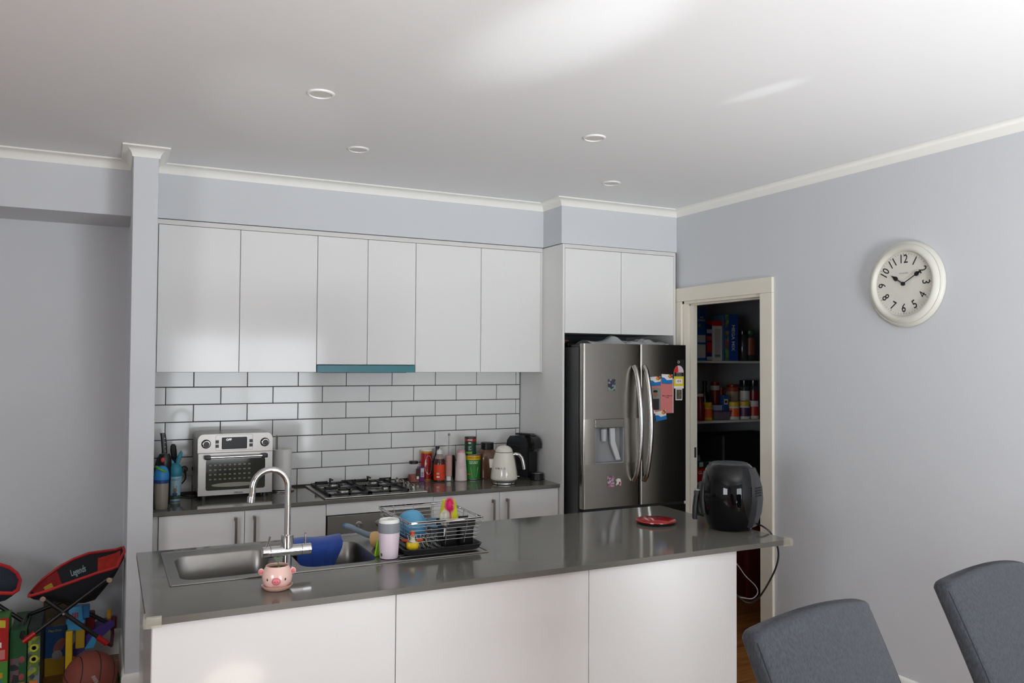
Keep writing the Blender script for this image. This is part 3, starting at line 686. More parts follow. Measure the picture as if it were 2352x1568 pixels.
for x in (-.158, .158):
    k = MB(Matrix.Translation((x, D0-.002, .312)) @ RY).lathe([(.025, 0), (.025, .003), (.021, .004), (.019, .020), (.017, .022), (.0001, .022)], n=28).build('knob', M_BLK, TO)
    MB(Matrix.Translation((x, D0-.002, .312)) @ RY).lathe([(.0195, .012), (.0198, .021), (.0165, .0225), (.0160, .0225)], n=28, cap=False).build('ring', M_CHROME, k)
for x in (-.165, .165):
    for y in (D0+.02, D1-.03): MB().cyl(x, y, 0, H0+.001, .016, n=14).build('foot', M_BLK, TO)
# power cord of the oven and the wall outlet
t = thing('power_outlet', 'wall power outlet with two black plugs behind the rabbit bottle', 'outlet', (.118, -.003, 1.047))
MB().box(-.068, .068, -.009, .0, -.040, .040, .002, 2).build('plate', plain(204, 203, 198, .4), t)
for x in (-.012, .045): MB(Matrix.Translation((x, -.009, 0)) @ RY).cyl(0, 0, 0, .028, .018, b=.003, n=20).build('plug', M_BLK, t)
t = thing('oven_cable', 'black power cable looping from the outlet to the toaster oven', 'cable', (.106, -.04, BT))
MB().tube(smooth([(0, 0, .145), (.004, -.016, .12), (.0, -.028, .09), (-.025, -.03, .06), (-.045, -.03, .02), (-.03, -.05, .006), (.03, -.12, .004), (.07, -.1, .004), (.10, -.06, .02)]), .0035, 8).build('cable', M_BLK, t)
# paper towel
t = thing('paper_towel_holder', 'paper towel roll on a stainless upright holder beside the toaster oven', 'paper towel', (.640, -.115, BT))
MB().cyl(0, 0, 0, .008, .075, b=.002).build('base', M_STEEL, t)
MB().tube([(-.035, -.01, .24), (-.035, -.01, .325), (-.032, -.01, .333), (-.028, -.01, .325), (-.028, -.01, .24)], .003, 8).build('rod', M_STEEL, t)
MB().lathe([(.020, .012), (.058, .012), (.059, .014), (.059, .246), (.057, .248), (.020, .248), (.020, .012)], n=40, cap=False).build('roll', M_PAPER, t)

# left corner: bottles, knife block
t = thing('rabbit_bottle', 'pale blue kids drink bottle with a teal rabbit-ear lid', 'bottle', (.042, -.236, BT))
A = az(.042, -.236)
MB().lathe([(.0001, 0), (.024, .0), (.027, .004), (.027, .02), (.030, .05), (.0335, .09), (.035, .138), (.034, .140)], n=32).build('body', mat('pale_blue_bottle', c(150, 186, 198), .3), t)
MB().lathe([(.0285, .036), (.0275, .012)], n=24, cap=False).build('lower_print', plain(64, 84, 70, .4), t)
ld = MB().lathe([(.0355, .137), (.0375, .140), (.037, .165), (.033, .185), (.022, .201), (.010, .207), (.0001, .208)], n=32).build('lid', mat('teal_lid', c(52, 136, 158), .45), t)
def ear(pts, o):
    mb = MB(); loops = []
    for x, z, w in pts: loops.append([(x + w*math.cos(2*PI*k/10), .006*math.sin(2*PI*k/10), z) for k in range(10)])
    mb.M = Matrix.Rotation(A+PI/2, 4, 'Z'); return mb.loft(loops).build('ear', MATS['teal_lid'], o)
ear([(.010, .200, .008), (.014, .22, .012), (.021, .245, .013), (.027, .262, .009), (.028, .274, .002)], ld)
ear([(-.010, .200, .008), (-.016, .215, .010), (-.026, .228, .009), (-.040, .235, .006), (-.052, .238, .002)], ld)
text('RABBIT', .016, t, plain(70, 130, 170), wrap=(.0345, A, .120), bold=.0003)
MB(Matrix.Rotation(A, 4, 'Z')).ball(.030, 0, .063, .003, .010, .016, 10, 8).ball(.031, -.005, .083, .002, .0025, .012, 8, 6).ball(.031, .006, .083, .002, .0025, .012, 8, 6).build('rabbit_print', plain(140, 112, 84, .6), t)
MB(Matrix.Rotation(A, 4, 'Z')).ball(.027, 0, .040, .004, .013, .013, 10, 8).build('jacket_print', plain(44, 70, 110, .6), t)
t = thing('kids_bottle', 'beige kids drink bottle with a blue and green lid next to the wing wall', 'bottle', (-.040, -.470, BT))
MB().lathe([(.0001, 0), (.028, 0), (.031, .004), (.034, .06), (.035, .135), (.033, .15)], n=32).build('body', mat('beige_bottle', c(142, 134, 122), .35, var=.1, scale=40), t)
MB().lathe([(.0355, .135), (.036, .152), (.034, .154)], n=32).build('band', plain(34, 62, 122, .4), t)
l2 = MB().lathe([(.036, .153), (.037, .160), (.036, .185), (.030, .208), (.018, .222), (.0001, .226)], n=32).build('lid', plain(40, 128, 190, .4), t)
MB(Matrix.Translation((-.002, -.002, .205)) @ Matrix.Rotation(.5, 4, 'Y')).lathe([(.034, -.004), (.036, 0), (.034, .006), (.030, .007)], n=28).build('rim', plain(84, 156, 40, .4), l2)
t = thing('flask', 'black flask with a red button behind the blue and green lid', 'bottle', (-.020, -.335, BT))
MB().lathe([(.0001, 0), (.030, 0), (.032, .003), (.034, .20), (.036, .215), (.035, .25), (.026, .272), (.0001, .276)], n=28).build('body', M_BLK, t)
A = az(-.02, -.335)
MB(Matrix.Rotation(A, 4, 'Z') @ Matrix.Translation((.034, -.008, .243))).ball(0, 0, 0, .005, .010, .013, 12, 8).build('button', plain(196, 66, 58, .5), t)
t = thing('knife_block', 'black knife block with two dark knife handles beside the wing wall', 'knife block', (-.005, -.130, BT), rz=.1)
MB().prism([(-.07, 0), (.06, 0), (.075, .16), (-.02, .235), (-.07, .21)], -.045, .055, 'x').build('block', M_BLKM, t)
MB().loft([[(-.012 + x + dx, -.035 + y, z) for x, y in rrect(0, 0, .028, .020, .006, 3)] for z, dx in ((.21, 0), (.27, .003), (.33, -.002), (.362, -.006), (.37, -.008))]).build('knife_handle', M_BLK, t)
mb = MB()
for i in range(5): mb.ball(-.004-.0015*i, -.0465, .245+.024*i, .0028, .0015, .0028, 8, 6)
k = mb.build('rivets', M_CHROME, t); k['kind'] = 'stuff'
MB().loft([[(.040 + x*s + dx, -.02 + y*s, z) for x, y in rrect(0, 0, .034, .022, .009, 4)] for z, dx, s in ((.17, .012, .7), (.22, .006, .9), (.27, .0, 1), (.295, -.001, .85), (.305, -.002, .4))]).build('knife_handle', M_BLKM, t)

# cooktop
CX0, CX1, CY0, CY1 = .800, 1.412, -.540, -.030
t = thing('gas_cooktop', 'stainless gas cooktop with black cast iron trivets on the back bench', 'cooktop', (1.106, -.285, BT))
mb = MB(); mb.box(CX0, CX1, CY0, CY1, .9003, .9085, .003, 2); mb.build('tray', M_STEELH, t, w=True)
def burner(x, y, r):
    o = MB(Matrix.Translation((x, y, .9085))).lathe([(r*1.25, 0), (r*1.22, .004), (r, .006), (r, .018), (r*.97, .020), (.0001, .020)], n=36).build('burner', M_STEEL, t, w=True)
    MB(Matrix.Translation((x, y, .9085))).lathe([(r*.82, .020), (r*.85, .022), (r*.82, .027), (.0001, .028)], n=36).build('burner_cap', M_BLKM, o, w=True)
for x, y, r in ((.945, -.405, .045), (.945, -.16, .034), (1.195, -.405, .026), (1.195, -.16, .036)): burner(x, y, r)
def trivet(x0, x1, y0, y1):
    z0, z1, z2 = .9120, .9240, .9480; b = .005; mb = MB()
    mb.box(x0, x1, y0, y0+.010, z0, z1).box(x0, x1, y1-.010, y1, z0, z1).box(x0, x0+.010, y0, y1, z0, z1).box(x1-.010, x1, y0, y1, z0, z1).box(x0, x1, (y0+y1)/2-b, (y0+y1)/2+b, z0, z1)
    for yy in ((y0*3+y1)/4, (y0+y1*3)/4):
        for xa, xb in ((x0+.0, x0+.075), (x1-.075, x1)):
            xs = xa if xa == x0 else xb-.010
            mb.box(xs, xs+.010, yy-b, yy+b, z0, z2).box(xa, xb, yy-b, yy+b, z2-.008, z2)
    for ya, yb, ys in ((y0, y0+.065, y0), ((y0+y1)/2-.06, (y0+y1)/2+.06, (y0+y1)/2-.005), (y1-.065, y1, y1-.010)):
        xx = (x0+x1)/2; mb.box(xx-b, xx+b, ys, ys+.010, z0, z2).box(xx-b, xx+b, ya, yb, z2-.008, z2)
    for cx, cy in ((x0+.008, y0+.008), (x1-.008, y0+.008), (x0+.008, y1-.008), (x1-.008, y1-.008)): mb.cyl(cx, cy, .9086, z0+.001, .006, n=8)
    return mb.build('pan_support', M_IRON, t, w=True)
trivet(.830, 1.066, -.515, -.050); trivet(1.070, 1.306, -.515, -.050)
for i in range(4):
    y = -.44 + i*.10
    k = MB(Matrix.Translation((1.357, y, .9086))).lathe([(.021, 0), (.021, .004), (.017, .006), (.016, .020), (.014, .022), (.0001, .022)], n=24).build('knob', M_STEEL, t, w=True)
    MB(Matrix.Translation((1.357, y, .9086))).box(-.004, .004, -.017, .017, .020, .032, .001, 1).build('grip', M_STEEL, k, w=True)

# condiments
def jar(name, label, x, y, cat='jar'): return thing(name, label, cat, (x, y, BT)), az(x, y)
t, A = jar('spice_jar', 'clear spice jar of red powder with a black lid, nearest the cooktop', 1.482, -.095)
MB().loft([[(x, y, z) for x, y in rrect(0, 0, .064*s, .064*s, .014, 5)] for z, s in ((0, .94), (.004, 1), (.10, 1), (.112, .86), (.116, .82))]).build('glass', M_PETC, t)
MB().loft([[(x, y, z) for x, y in rrect(0, 0, .059, .059, .012, 5)] for z in (.003, .046)]).build('paprika', mat('paprika', c(150, 44, 16), .9, var=.2, scale=300), t)
MB().cyl(0, 0, .116, .134, .0295, b=.002).build('lid', M_BLK, t)
MB().box(.004, .0335, -.0345, -.0325, .018, .088).box(.0325, .0345, -.033, .02, .018, .088).build('label', plain(62, 28, 26, .5), t)
MB().box(.008, .024, -.0352, -.0345, .020, .038).build('barcode', M_WHITE, t)
t, A = jar('spice_box', 'small purple box with a white barcode between the spice jar and the red can', 1.538, -.085, 'box')
MB().box(-.022, .014, -.02, .02, 0, .092, .001, 1).build('carton', plain(108, 34, 118, .5), t)
MB().box(-.012, .012, -.0208, -.02, .028, .085).build('label', plain(214, 208, 218, .5), t)
mb = MB()
for i in range(8): mb.box(-.009, .009, -.0213, -.0208, .034+i*.0035, .0355+i*.0035)
mb.build('barcode', M_BLKM, t)['kind'] = 'stuff'
t, A = jar('salt_canister', 'tall red and gold canister with a white oval label', 1.588, -.045, 'canister')
MB().lathe([(.0001, 0), (.035, 0), (.0365, .002), (.0365, .005)], n=36).lathe([(.0366, .004), (.0366, .007)], n=36, cap=False).build('base', plain(206, 160, 60, .3), t)
MB().lathe([(.0362, .005), (.0362, .178)], n=36).build('body', plain(168, 26, 24, .35), t)
MB().lathe([(.0366, .176), (.0366, .190)], n=36).build('gold_band', plain(196, 136, 36, .35), t)
MB().lathe([(.0362, .190), (.036, .1975), (.033, .199), (.032, .193), (.0001, .193)], n=36).build('rim', M_WHITE, t)
o = MB()
q = [(.027*math.cos(2*PI*k/24), .10 + .062*math.sin(2*PI*k/24)) for k in range(24)]
o.add([((.0367)*math.cos(A+.45+u/.0367), .0367*math.sin(A+.45+u/.0367), z) for u, z in q], [tuple(range(24))]); o.build('oval_label', M_WHITE, t, smooth=0)
text('peri', .022, t, plain(150, 40, 44), wrap=(.0375, A+.42, .128), bold=.0004)
for i in range(3):
    mb = MB(); mb.add([(.0378*math.cos(A+.45+u/.0367), .0378*math.sin(A+.45+u/.0367), z-.016*i) for u, z in [(-.018, .102), (-.006, .094), (.008, .094), (.018, .100), (.008, .086), (-.006, .086)]], [(0, 1, 2, 3, 4, 5)]); mb.build('flame_print', plain(110, 26, 36), t, smooth=0)
t, A = jar('sauce_bottle', 'brown sauce bottle with a bright orange label and white cap', 1.640, -.145, 'bottle')
MB().lathe([(.0001, 0), (.032, 0), (.0375, .004), (.0375, .112), (.0355, .128), (.026, .160), (.0155, .182), (.0155, .188)], n=36).build('body', mat('dark_sauce', c(64, 36, 34), .15), t)
MB().lathe([(.0380, .012), (.0380, .112)], n=36, cap=False, a0=A-1.35, a1=A+1.35).build('label', plain(214, 62, 24, .45), t)
MB().lathe([(.0335, .133), (.0265, .160), (.0165, .180)], n=36, cap=False).build('clear_neck', plain(150, 138, 128, .2), t)
MB().lathe([(.0180, .178), (.0182, .180), (.0178, .200), (.008, .202), (.006, .209), (.0001, .21)], n=28).build('cap', M_WHITE, t)
for z in (.050, .056): MB().lathe([(.0384, z), (.0384, z+.003)], n=8, cap=False, a0=A-.45, a1=A+.0).build('print_line', M_WHITE, t)
MB().lathe([(.0384, .028), (.0384, .038)], n=8, cap=False, a0=A-.45, a1=A+.05).build('label_box', M_WHITE, t)
t, A = jar('dark_bottle', 'slim dark bottle almost hidden behind the sauce bottle', 1.665, -.045, 'bottle')
MB().lathe([(.0001, 0), (.028, 0), (.030, .004), (.030, .12), (.012, .175), (.012, .205), (.014, .205), (.014, .218), (.0001, .218)], n=28).build('body', mat('purple_black_glass', c(46, 34, 52), .15), t)
t, A = jar('salt_grinder', 'tall clear grinder filled with pink salt and topped by a round knob', 1.700, -.160, 'grinder')
MB().lathe([(.0001, 0), (.027, 0), (.029, .003), (.029, .012), (.024, .030), (.0235, .040), (.024, .19), (.021, .215), (.020, .22)], n=36).build('body', M_PETC, t)
MB().lathe([(.0001, .034), (.0205, .034), (.0215, .15), (.0205, .168), (.0001, .172)], n=28).build('pink_salt', mat('pink_salt', c(196, 140, 128), .6, var=.45, scale=220, bump=.6, bscale=300), t)
MB().cyl(0, 0, .004, .032, .016, n=20).build('mechanism', M_WHITE, t)
MB().rod((0, 0, .17), (0, 0, .305), .003, 8).build('spindle', M_STEEL, t)
MB().lathe([(.019, .219), (.027, .224), (.026, .230), (.018, .236), (.019, .244), (.033, .258), (.0355, .270), (.033, .281), (.020, .291), (.010, .296)], n=36).build('knob', M_PETC, t)
MB().lathe([(.006, .296), (.0085, .300), (.0085, .306), (.004, .312), (.0001, .313)], n=16).build('nut', M_CHROME, t)
t, A = jar('black_grinder', 'small black container half hidden behind the pink capped bottle', 1.757, -.06, 'jar')
MB().lathe([(.0001, 0), (.026, 0), (.027, .002), (.027, .14), (.024, .155), (.0001, .156)], n=28).build('body', M_BLKM, t)
t, A = jar('white_bottle', 'tapered white bottle with a pink cap and faint pink print', 1.781, -.175, 'bottle')
MB().lathe([(.0001, 0), (.036, 0), (.0395, .004), (.0395, .014), (.037, .070), (.030, .150), (.0265, .186)], n=36).build('body', mat('white_pink_bottle', c(222, 206, 202), .35), t)
MB().lathe([(.0268, .184), (.0268, .197), (.024, .199), (.0001, .199)], n=32).build('cap', plain(210, 150, 154, .4), t)
mb = MB(); mb.lathe([(.0330, .140), (.0286, .178)], n=16, cap=False, a0=A+.1, a1=A+1.2); mb.build('pale_label', plain(226, 214, 210, .4), t)
for z in (.116, .106, .096, .086): MB().lathe([(.0352+(.12-z)*.055, z), (.0352+(.12-z)*.055, z+.002)], n=8, cap=False, a0=A-.4, a1=A+.5).build('print_line', plain(206, 150, 146), t)
t, A = jar('milk_drink_can', 'large green can with a yellow band and a mug printed on it', 1.876, -.150, 'can')
MB().lathe([(.0001, 0), (.050, 0), (.0515, .003), (.0515, .006), (.050, .008), (.050, .160), (.0515, .163), (.0515, .168), (.048, .169), (.048, .166), (.0001, .166)], n=48).build('body', M_STEELH, t)
MB().lathe([(.0508, .008), (.0508, .133)], n=48, cap=False).build('green_label', plain(44, 132, 52, .4), t)
MB().lathe([(.0509, .132), (.0509, .161)], n=48, cap=False).build('yellow_band', plain(222, 190, 34, .4), t)
text('1.5KG VALUE', .017, t, plain(176, 60, 24), wrap=(.0511, A+.25, .147), bold=.0005)
text("You've gotta be\nmade of MILO", .010, t, M_WHITE, wrap=(.0511, A+.1, .116), bold=.0004)
o = MB(); o.add([(.0513*math.cos(A+.25+u/.0513), .0513*math.sin(A+.25+u/.0513), z) for u, z in [(-.016, .020), (-.027, .080), (-.024, .088), (.024, .088), (.027, .080), (.012, .020)]], [(0, 5, 4, 3, 2, 1)]); o.build('mug_print', plain(196, 182, 164), t, smooth=0)
o = MB(); o.add([(.0516*math.cos(A+.25+u/.0513), .0516*math.sin(A+.25+u/.0513), z) for u, z in [(.024*math.cos(2*PI*k/16), .088+.009*math.sin(2*PI*k/16)) for k in range(16)]], [tuple(range(16))]); o.build('drink_print', plain(112, 60, 34), t, smooth=0)
MB().lathe([(.0512, .036), (.0512, .044)], n=10, cap=False, a0=A-.75, a1=A-.25).build('orange_stripe', plain(216, 120, 40), t)
t = thing('stock_can', 'dark green can with a red band stacked on the large green can', 'can', (1.858, -.148, BT+.1665)); A = az(1.858, -.148)
MB().lathe([(.0001, 0), (.0375, 0), (.0378, .004), (.0378, .106)], n=40).build('body', plain(26, 62, 44, .4), t)
MB().lathe([(.0382, .088), (.0382, .106)], n=40, cap=False).build('red_band', plain(176, 36, 36, .4), t)
MB().lathe([(.0388, .104), (.0390, .112), (.037, .116), (.0001, .116)], n=40).build('lid', plain(24, 52, 40, .35), t)
MB().lathe([(.0382, .006), (.0382, .020)], n=12, cap=False, a0=A-.9, a1=A+.3).build('lime_band', plain(98, 160, 40, .4), t)
MB().lathe([(.0386, .094), (.0386, .099)], n=8, cap=False, a0=A-.5, a1=A+.35).build('print_line', M_WHITE, t)
for z, a in ((.072, .45), (.050, .5), (.042, .3), (.032, .5)): MB().lathe([(.0380, z), (.0380, z + (.009 if z > .06 else .003))], n=8, cap=False, a0=A-.35, a1=A-.35+a).build('print_line', plain(206, 216, 206), t)
t, A = jar('chocolate_jar', 'wide clear jar of brown powder with a black screw lid', 1.998, -.112)
MB().loft([[(x, y, z) for x, y in rrect(0, 0, .128*s, .110*s, .03*s, 6)] for z, s in ((0, .93), (.006, 1), (.13, 1), (.155, .97), (.178, .80), (.190, .66))]).build('jar_wall', mat('brown_jar', c(112, 78, 58), .12, var=.12, scale=14, coat=.4), t)
MB().cyl(0, 0, .190, .236, .0435, b=.003, n=40).build('lid', M_BLK, t)
MB().box(.012, .060, -.0572, -.0555, .06, .125).build('label', plain(46, 34, 32, .5), t); MB().box(.012, .060, -.0574, -.0556, .125, .142).build('green_strip', plain(88, 132, 52, .5), t)
MB().box(.016, .036, -.0578, -.0572, .066, .104).build('text_panel', plain(178, 170, 164), t)
# kettle
t = thing('kettle', 'cream electric kettle with a chrome handle and chrome base', 'kettle', (1.982, -.405, BT)); A = az(1.98, -.405)
MB().lathe([(.0001, 0), (.070, 0), (.074, .004), (.072, .010), (.078, .022), (.0785, .026), (.0001, .026)], n=48).build('base', M_CHROME, t)
M_KET = mat('cream_enamel', c(226, 222, 208), .12, var=.005, coat=.5)
MB().lathe([(.0785, .026), (.0860, .030), (.0865, .040), (.082, .080), (.074, .130), (.064, .178), (.0575, .200)], n=56, cap=False).build('body', M_KET, t, smooth=60)
MB().lathe([(.0575, .2005), (.0578, .203)], n=48, cap=False).build('seam', M_DGREY, t)
MB().lathe([(.0570, .2035), (.052, .218), (.042, .231), (.026, .240), (.008, .244), (.0001, .2442)], n=48).build('lid', M_KET, t, smooth=60)
HM = Matrix.Rotation(A+PI/2-.12, 4, 'Z')
MB(HM).tube([(.055, 0, .184), (.075, 0, .190), (.098, 0, .184), (.114, 0, .165), (.122, 0, .140), (.127, 0, .112), (.130, 0, .092)], [.009, .0105, .0115, .0115, .011, .0105, .010], 14).build('handle', M_CHROME, t)
MB(HM).prism([(.060, .178), (.070, .176), (.079, .12), (.089, .058), (.083, .05), (.070, .12)], -.007, .007, 'y').build('back_strip', M_DGREY, t)
MB(HM).rod((.080, 0, .048), (.1, 0, .046), .004, 10).build('switch', M_CHROME, t)
MB(HM).loft([[(-.079-.012, -.012, .1), (-.079-.012, .012, .1), (-.07, .014, .1), (-.07, -.014, .1)], [(-.095, -.010, .155), (-.095, .010, .155), (-.060, .014, .155), (-.060, -.014, .155)]]).build('spout', M_KET, t)
for i, ch in enumerate('SMEG'): text(ch, .015, t, M_NICKEL, wrap=(.0800 + .0004, A-.66+i*.235, .104), bold=.0004, th=.001)
# coffee machine
t = thing('coffee_machine', 'black pod coffee machine with ribbed sides standing against the tall panel', 'coffee machine', (2.205, -.215, BT), rz=.34)
def arch(w, h, r, z0, k=8):
    P = [(-w/2, z0), (w/2, z0)]
    P += [(w/2-r + r*math.cos(PI/2*i/k), z0+h-r + r*math.sin(PI/2*i/k)) for i in range(k+1)]
    P += [(-w/2+r + r*math.cos(PI/2+PI/2*i/k), z0+h-r + r*math.sin(PI/2+PI/2*i/k)) for i in range(k+1)]
    return P
bodyp = [(-.095, .012), (.085, .012), (.098, .20), (.088, .250), (.060, .280), (-.050, .290), (-.078, .275), (-.095, .225)]
MB().prism(bodyp, -.050, .050, 'x').build('body', mat('graphite_shell', c(66, 68, 72), .28, metal=.6), t)
rb = MB()
for i in range(17): rb.box(-.0535, -.0495, -.088, .080, .030+i*.0115, .0365+i*.0115, .001, 1)
rb.build('ribs', MATS['graphite_shell'], t)['kind'] = 'stuff'
MB().prism([(-.150, .205), (-.085, .195), (-.085, .292), (-.110, .288), (-.138, .268), (-.152, .238)], -.036, .036, 'x').build('head', M_BLKG, t)
MB().prism([(-.105, .012), (-.092, .012), (-.092, .215), (-.105, .215)], -.040, .040, 'x').build('front_plate', M_BLK, t)
MB().prism([(-.115, .2875), (.04, .288), (.03, .300), (-.095, .300)], -.022, .022, 'x').build('lever', M_BLK, t)
MB(Matrix.Translation((0, -.142, 0))).cyl(0, 0, .0, .045, .044, b=.003, n=32).build('drip_cup', M_BLK, t)
MB(Matrix.Translation((0, -.142, .0452))).cyl(0, 0, 0, .003, .040, n=32).build('grate', M_STEEL, t)
MB(Matrix.Translation((0, -.128, .185))).cyl(0, 0, 0, .03, .012, r2=.016, n=20).build('outlet', M_DGREY, t)
for sx in (-.04, .04): MB().cyl(sx, .06, 0, .014, .01, n=10).build('foot', M_BLK, t)

# ------------------------------------------------------------------ things on the island
IT = .9003
t = thing('pig_planter', 'pink pig face planter with a small green seedling on the island', 'planter', (.226, -.2250*10, IT))
A = az(.226, -2.25) - .06
M_PIG = mat('pig_pink', c(236, 196, 184), .16, var=.01, coat=.4); M_PIGD = mat('pig_snout_pink', c(214, 118, 122), .25, coat=.3)
sc = MB().lathe([(.0001, 0), (.036, 0), (.042, .003), (.0500, .013), (.0515, .016), (.0495, .0165), (.040, .008), (.0001, .006)], n=48).build('saucer', mat('saucer_pink', c(222, 176, 158), .2), t)
MB().lathe([(.0001, .0065), (.030, .0065), (.040, .013), (.0485, .030), (.0500, .044), (.046, .064), (.0385, .078), (.0365, .0805), (.035, .079), (.041, .064), (.0001, .063)], n=56).build('pot', M_PIG, t, smooth=60)
PM = Matrix.Rotation(A, 4, 'Z')
MB(PM).ball(.0495, 0, .037, .0075, .0145, .0125, 20, 12).build('snout', M_PIGD, t)
MB(PM).ball(.0568, -.005, .038, .001, .0018, .0022, 8, 6).build('nostril', plain(160, 70, 76), t)
MB(PM).ball(.0568, .005, .038, .001, .0018, .0022, 8, 6).build('nostril', plain(160, 70, 76), t)
for sy in (-1, 1):
    g = sy*.62
    MB(PM).ball(.0487*math.cos(g), .0487*math.sin(g), .042, .003, .0033, .0045, 12, 8).build('eye', M_BLKG, t)
    e = MB(PM).ball(.004, sy*.052, .061, .004, .010, .0115, 16, 10).build('ear', M_PIG, t)
    MB(PM).ball(.0062, sy*.053, .061, .003, .0072, .0088, 14, 8).build('inner_ear', M_PIGD, e)
MB(PM).tube([(.0475*math.cos(g), .0475*math.sin(g), .0235 - .0035*math.cos(g*5)) for g in [(-.28 + .56*i/10) for i in range(11)]], .0006, 5).build('smile', plain(200, 120, 116), t)
MB().cyl(0, 0, .060, .070, .0375, n=32).build('soil', mat('soil', c(86, 62, 52), .95, var=.5, scale=200, bump=.8), t)
MB().tube([(.002, 0, .068), (.004, .001, .085), (.002, 0, .104)], .0013, 6).build('stem', plain(96, 130, 60, .5), t)
def leaf(cx, cy, cz, L, a, tilt, o):
    M = Matrix.Translation((cx, cy, cz)) @ Matrix.Rotation(a, 4, 'Z') @ Matrix.Rotation(tilt, 4, 'Y')
    return MB(M).sheet(lambda u, v: (L*u, (v-.5)*L*.62*math.sin(PI*min(max(u, .03), .97))**.7, .003*math.sin(PI*u)), 8, 4, (0, 0, .0005)).build('leaf', mat('leaf_green', c(84, 128, 52), .5), o)
leaf(.002, 0, .103, .022, A+PI/2+.2, .05, t); leaf(.002, 0, .103, .018, A-PI/2-.3, -.1, t); leaf(.003, 0, .086, .012, A-.9, -.5, t); leaf(.003, 0, .076, .012, A+.4, .2, t)

t = thing('travel_mug', 'pale pink travel mug with a grey band and white lid beside the draining rack', 'mug', (.700, -2.005, ZS+.002)); A = az(.7, -2.0)
MB().lathe([(.0001, 0), (.034, 0), (.0355, .002), (.0375, .03), (.0415, .100)], n=48).build('body', mat('pale_pink_enamel', c(226, 208, 216), .3), t)
MB().lathe([(.0420, .1), (.0428, .104), (.0425, .130), (.0410, .138)], n=48, cap=False).build('grey_band', plain(132, 136, 142, .5), t)
MB().lathe([(.0408, .137), (.0395, .146), (.0375, .151), (.036, .151), (.034, .146), (.0001, .146)], n=48).build('lid', M_WHITE, t)
MB(Matrix.Translation((.01, .015, .1465))).ball(0, 0, 0, .012, .008, .003).build('sip_hole', plain(200, 206, 202, .3), t)
MB(Matrix.Rotation(A-.9, 4, 'Z')).ball(.0360, 0, .018, .0012, .005, .009, 10, 8).build('logo', plain(60, 50, 60), t)

# draining rack
t = thing('dish_rack', 'wire dish basket with chrome top rail standing on a black ribbed tray', 'dish rack', (.915, -1.85, ZS+.003))
tx0, tx1, ty0, ty1, tz = .752, 1.092, -2.052, -1.645, ZS+.003
mb = MB(); cx, cy = (tx0+tx1)/2, (ty0+ty1)/2; W, H = tx1-tx0, ty1-ty0
L = lambda d, z, r: [(x, y, z) for x, y in rrect(cx, cy, W-d, H-d, r, 5)]
mb.loft([L(.05, tz, .02), L(.02, tz+.006, .03), L(0, tz+.026, .034), L(.008, tz+.028, .032), L(.014, tz+.026, .030), L(.034, tz+.008, .02)])
mb.build('tray', M_BLK, t, w=True)
for i in range(9):
    x = tx0+.045 + i*.031
    MB().box(x, x+.006, ty0+.04, ty1-.04, tz+.0075, tz+.0125, .001, 1).build('rib', M_BLK, t, w=True)
zt, zb = 1.038, tz+.045
top = [(.768, -2.050), (1.088, -2.050), (1.088, -1.640), (.768, -1.640)]; bot = [(.785, -2.030), (1.070, -2.030), (1.070, -1.660), (.785, -1.660)]
def rloop(q, z, rd=.012):
    x0, y0 = q[0]; x1, y1 = q[2]
    return [(x, y, z) for x, y in rrect((x0+x1)/2, (y0+y1)/2, x1-x0, y1-y0, rd, 4)]
o = rloop(top, zt, .01)
MB().loft([[(x, y, zt+dz) for (x, y, _), s in zip(o, [0]*99)] for dz in (-.004, .004)], cap=False).tube(rloop(top, zt+.0040, .01), .0022, 6, closed=True).tube(rloop(top, zt-.0040, .01), .0022, 6, closed=True).build('top_rail', M_CHROME, t, w=True)
for k in range(1, 6):
    u = k/5.5; q = [(a[0]*(1-u)+b[0]*u, a[1]*(1-u)+b[1]*u) for a, b in zip(top, bot)]
    MB().tube(rloop(q, zt*(1-u)+zb*u, .01), .0014, 6, closed=True).build('wire', M_CHROME, t, w=True)
def upright(xt, yt, xb, yb, inner):
    MB().tube([(xt, yt, zt), (xb, yb, zb-.022), (xb + inner[0], yb + inner[1], zb-.032)], .0015, 6).build('upright', M_CHROME, t, w=True)
for u in (.22, .5, .78):
    upright(.768+.32*u, -2.05, .785+.285*u, -2.03, (0, .012)); upright(.768+.32*u, -1.64, .785+.285*u, -1.66, (0, -.012))
for u in (.18, .5, .82):
    upright(.768, -2.05+.41*u, .785, -2.03+.37*u, (.012, 0)); upright(1.088, -2.05+.41*u, 1.07, -2.03+.37*u, (-.012, 0))
for i in range(9):
    x = .80 + i*.018
    MB().tube([(x, -1.99, zb-.024), (x, -1.96, zb-.008), (x, -1.94, zb+.018), (x, -1.92, zb+.018), (x, -1.90, zb-.008), (x, -1.70, zb-.024)], .0014, 5).build('plate_wire', M_CHROME, t, w=True)
# cutlery holder
t = thing('cutlery_holder', 'black two-compartment cutlery holder inside the wire rack', 'cutlery holder', (1.000, -1.965, tz+.013))
for dx in (-.037, .037):
    mb = MB(Matrix.Translation((dx, 0, 0)))
    mb.loft([[(x, y, z) for x, y in rrect(0, 0, w, d, .012, 5)] for z, w, d in ((0, .056, .062), (.004, .060, .066), (.098, .068, .074), (.100, .066, .072), (.094, .062, .068), (.010, .052, .058))]); mb.build('cup', M_BLK, t)
MB().box(-.072, .072, -.0385, -.034, .078, .104, .002, 1).build('bridge', M_BLK, t)
MB().box(-.072, .072, .034, .0385, .078, .108, .002, 1).build('bridge', M_BLK, t)
t = thing('yellow_cup', 'yellow tapered plastic cup upside down on the cutlery holder', 'cup', (.985, -1.925, tz+.118))
MB().lathe([(.040, 0), (.028, .074), (.0001, .076)], n=36).build('cup', plain(216, 214, 30, .4), t)
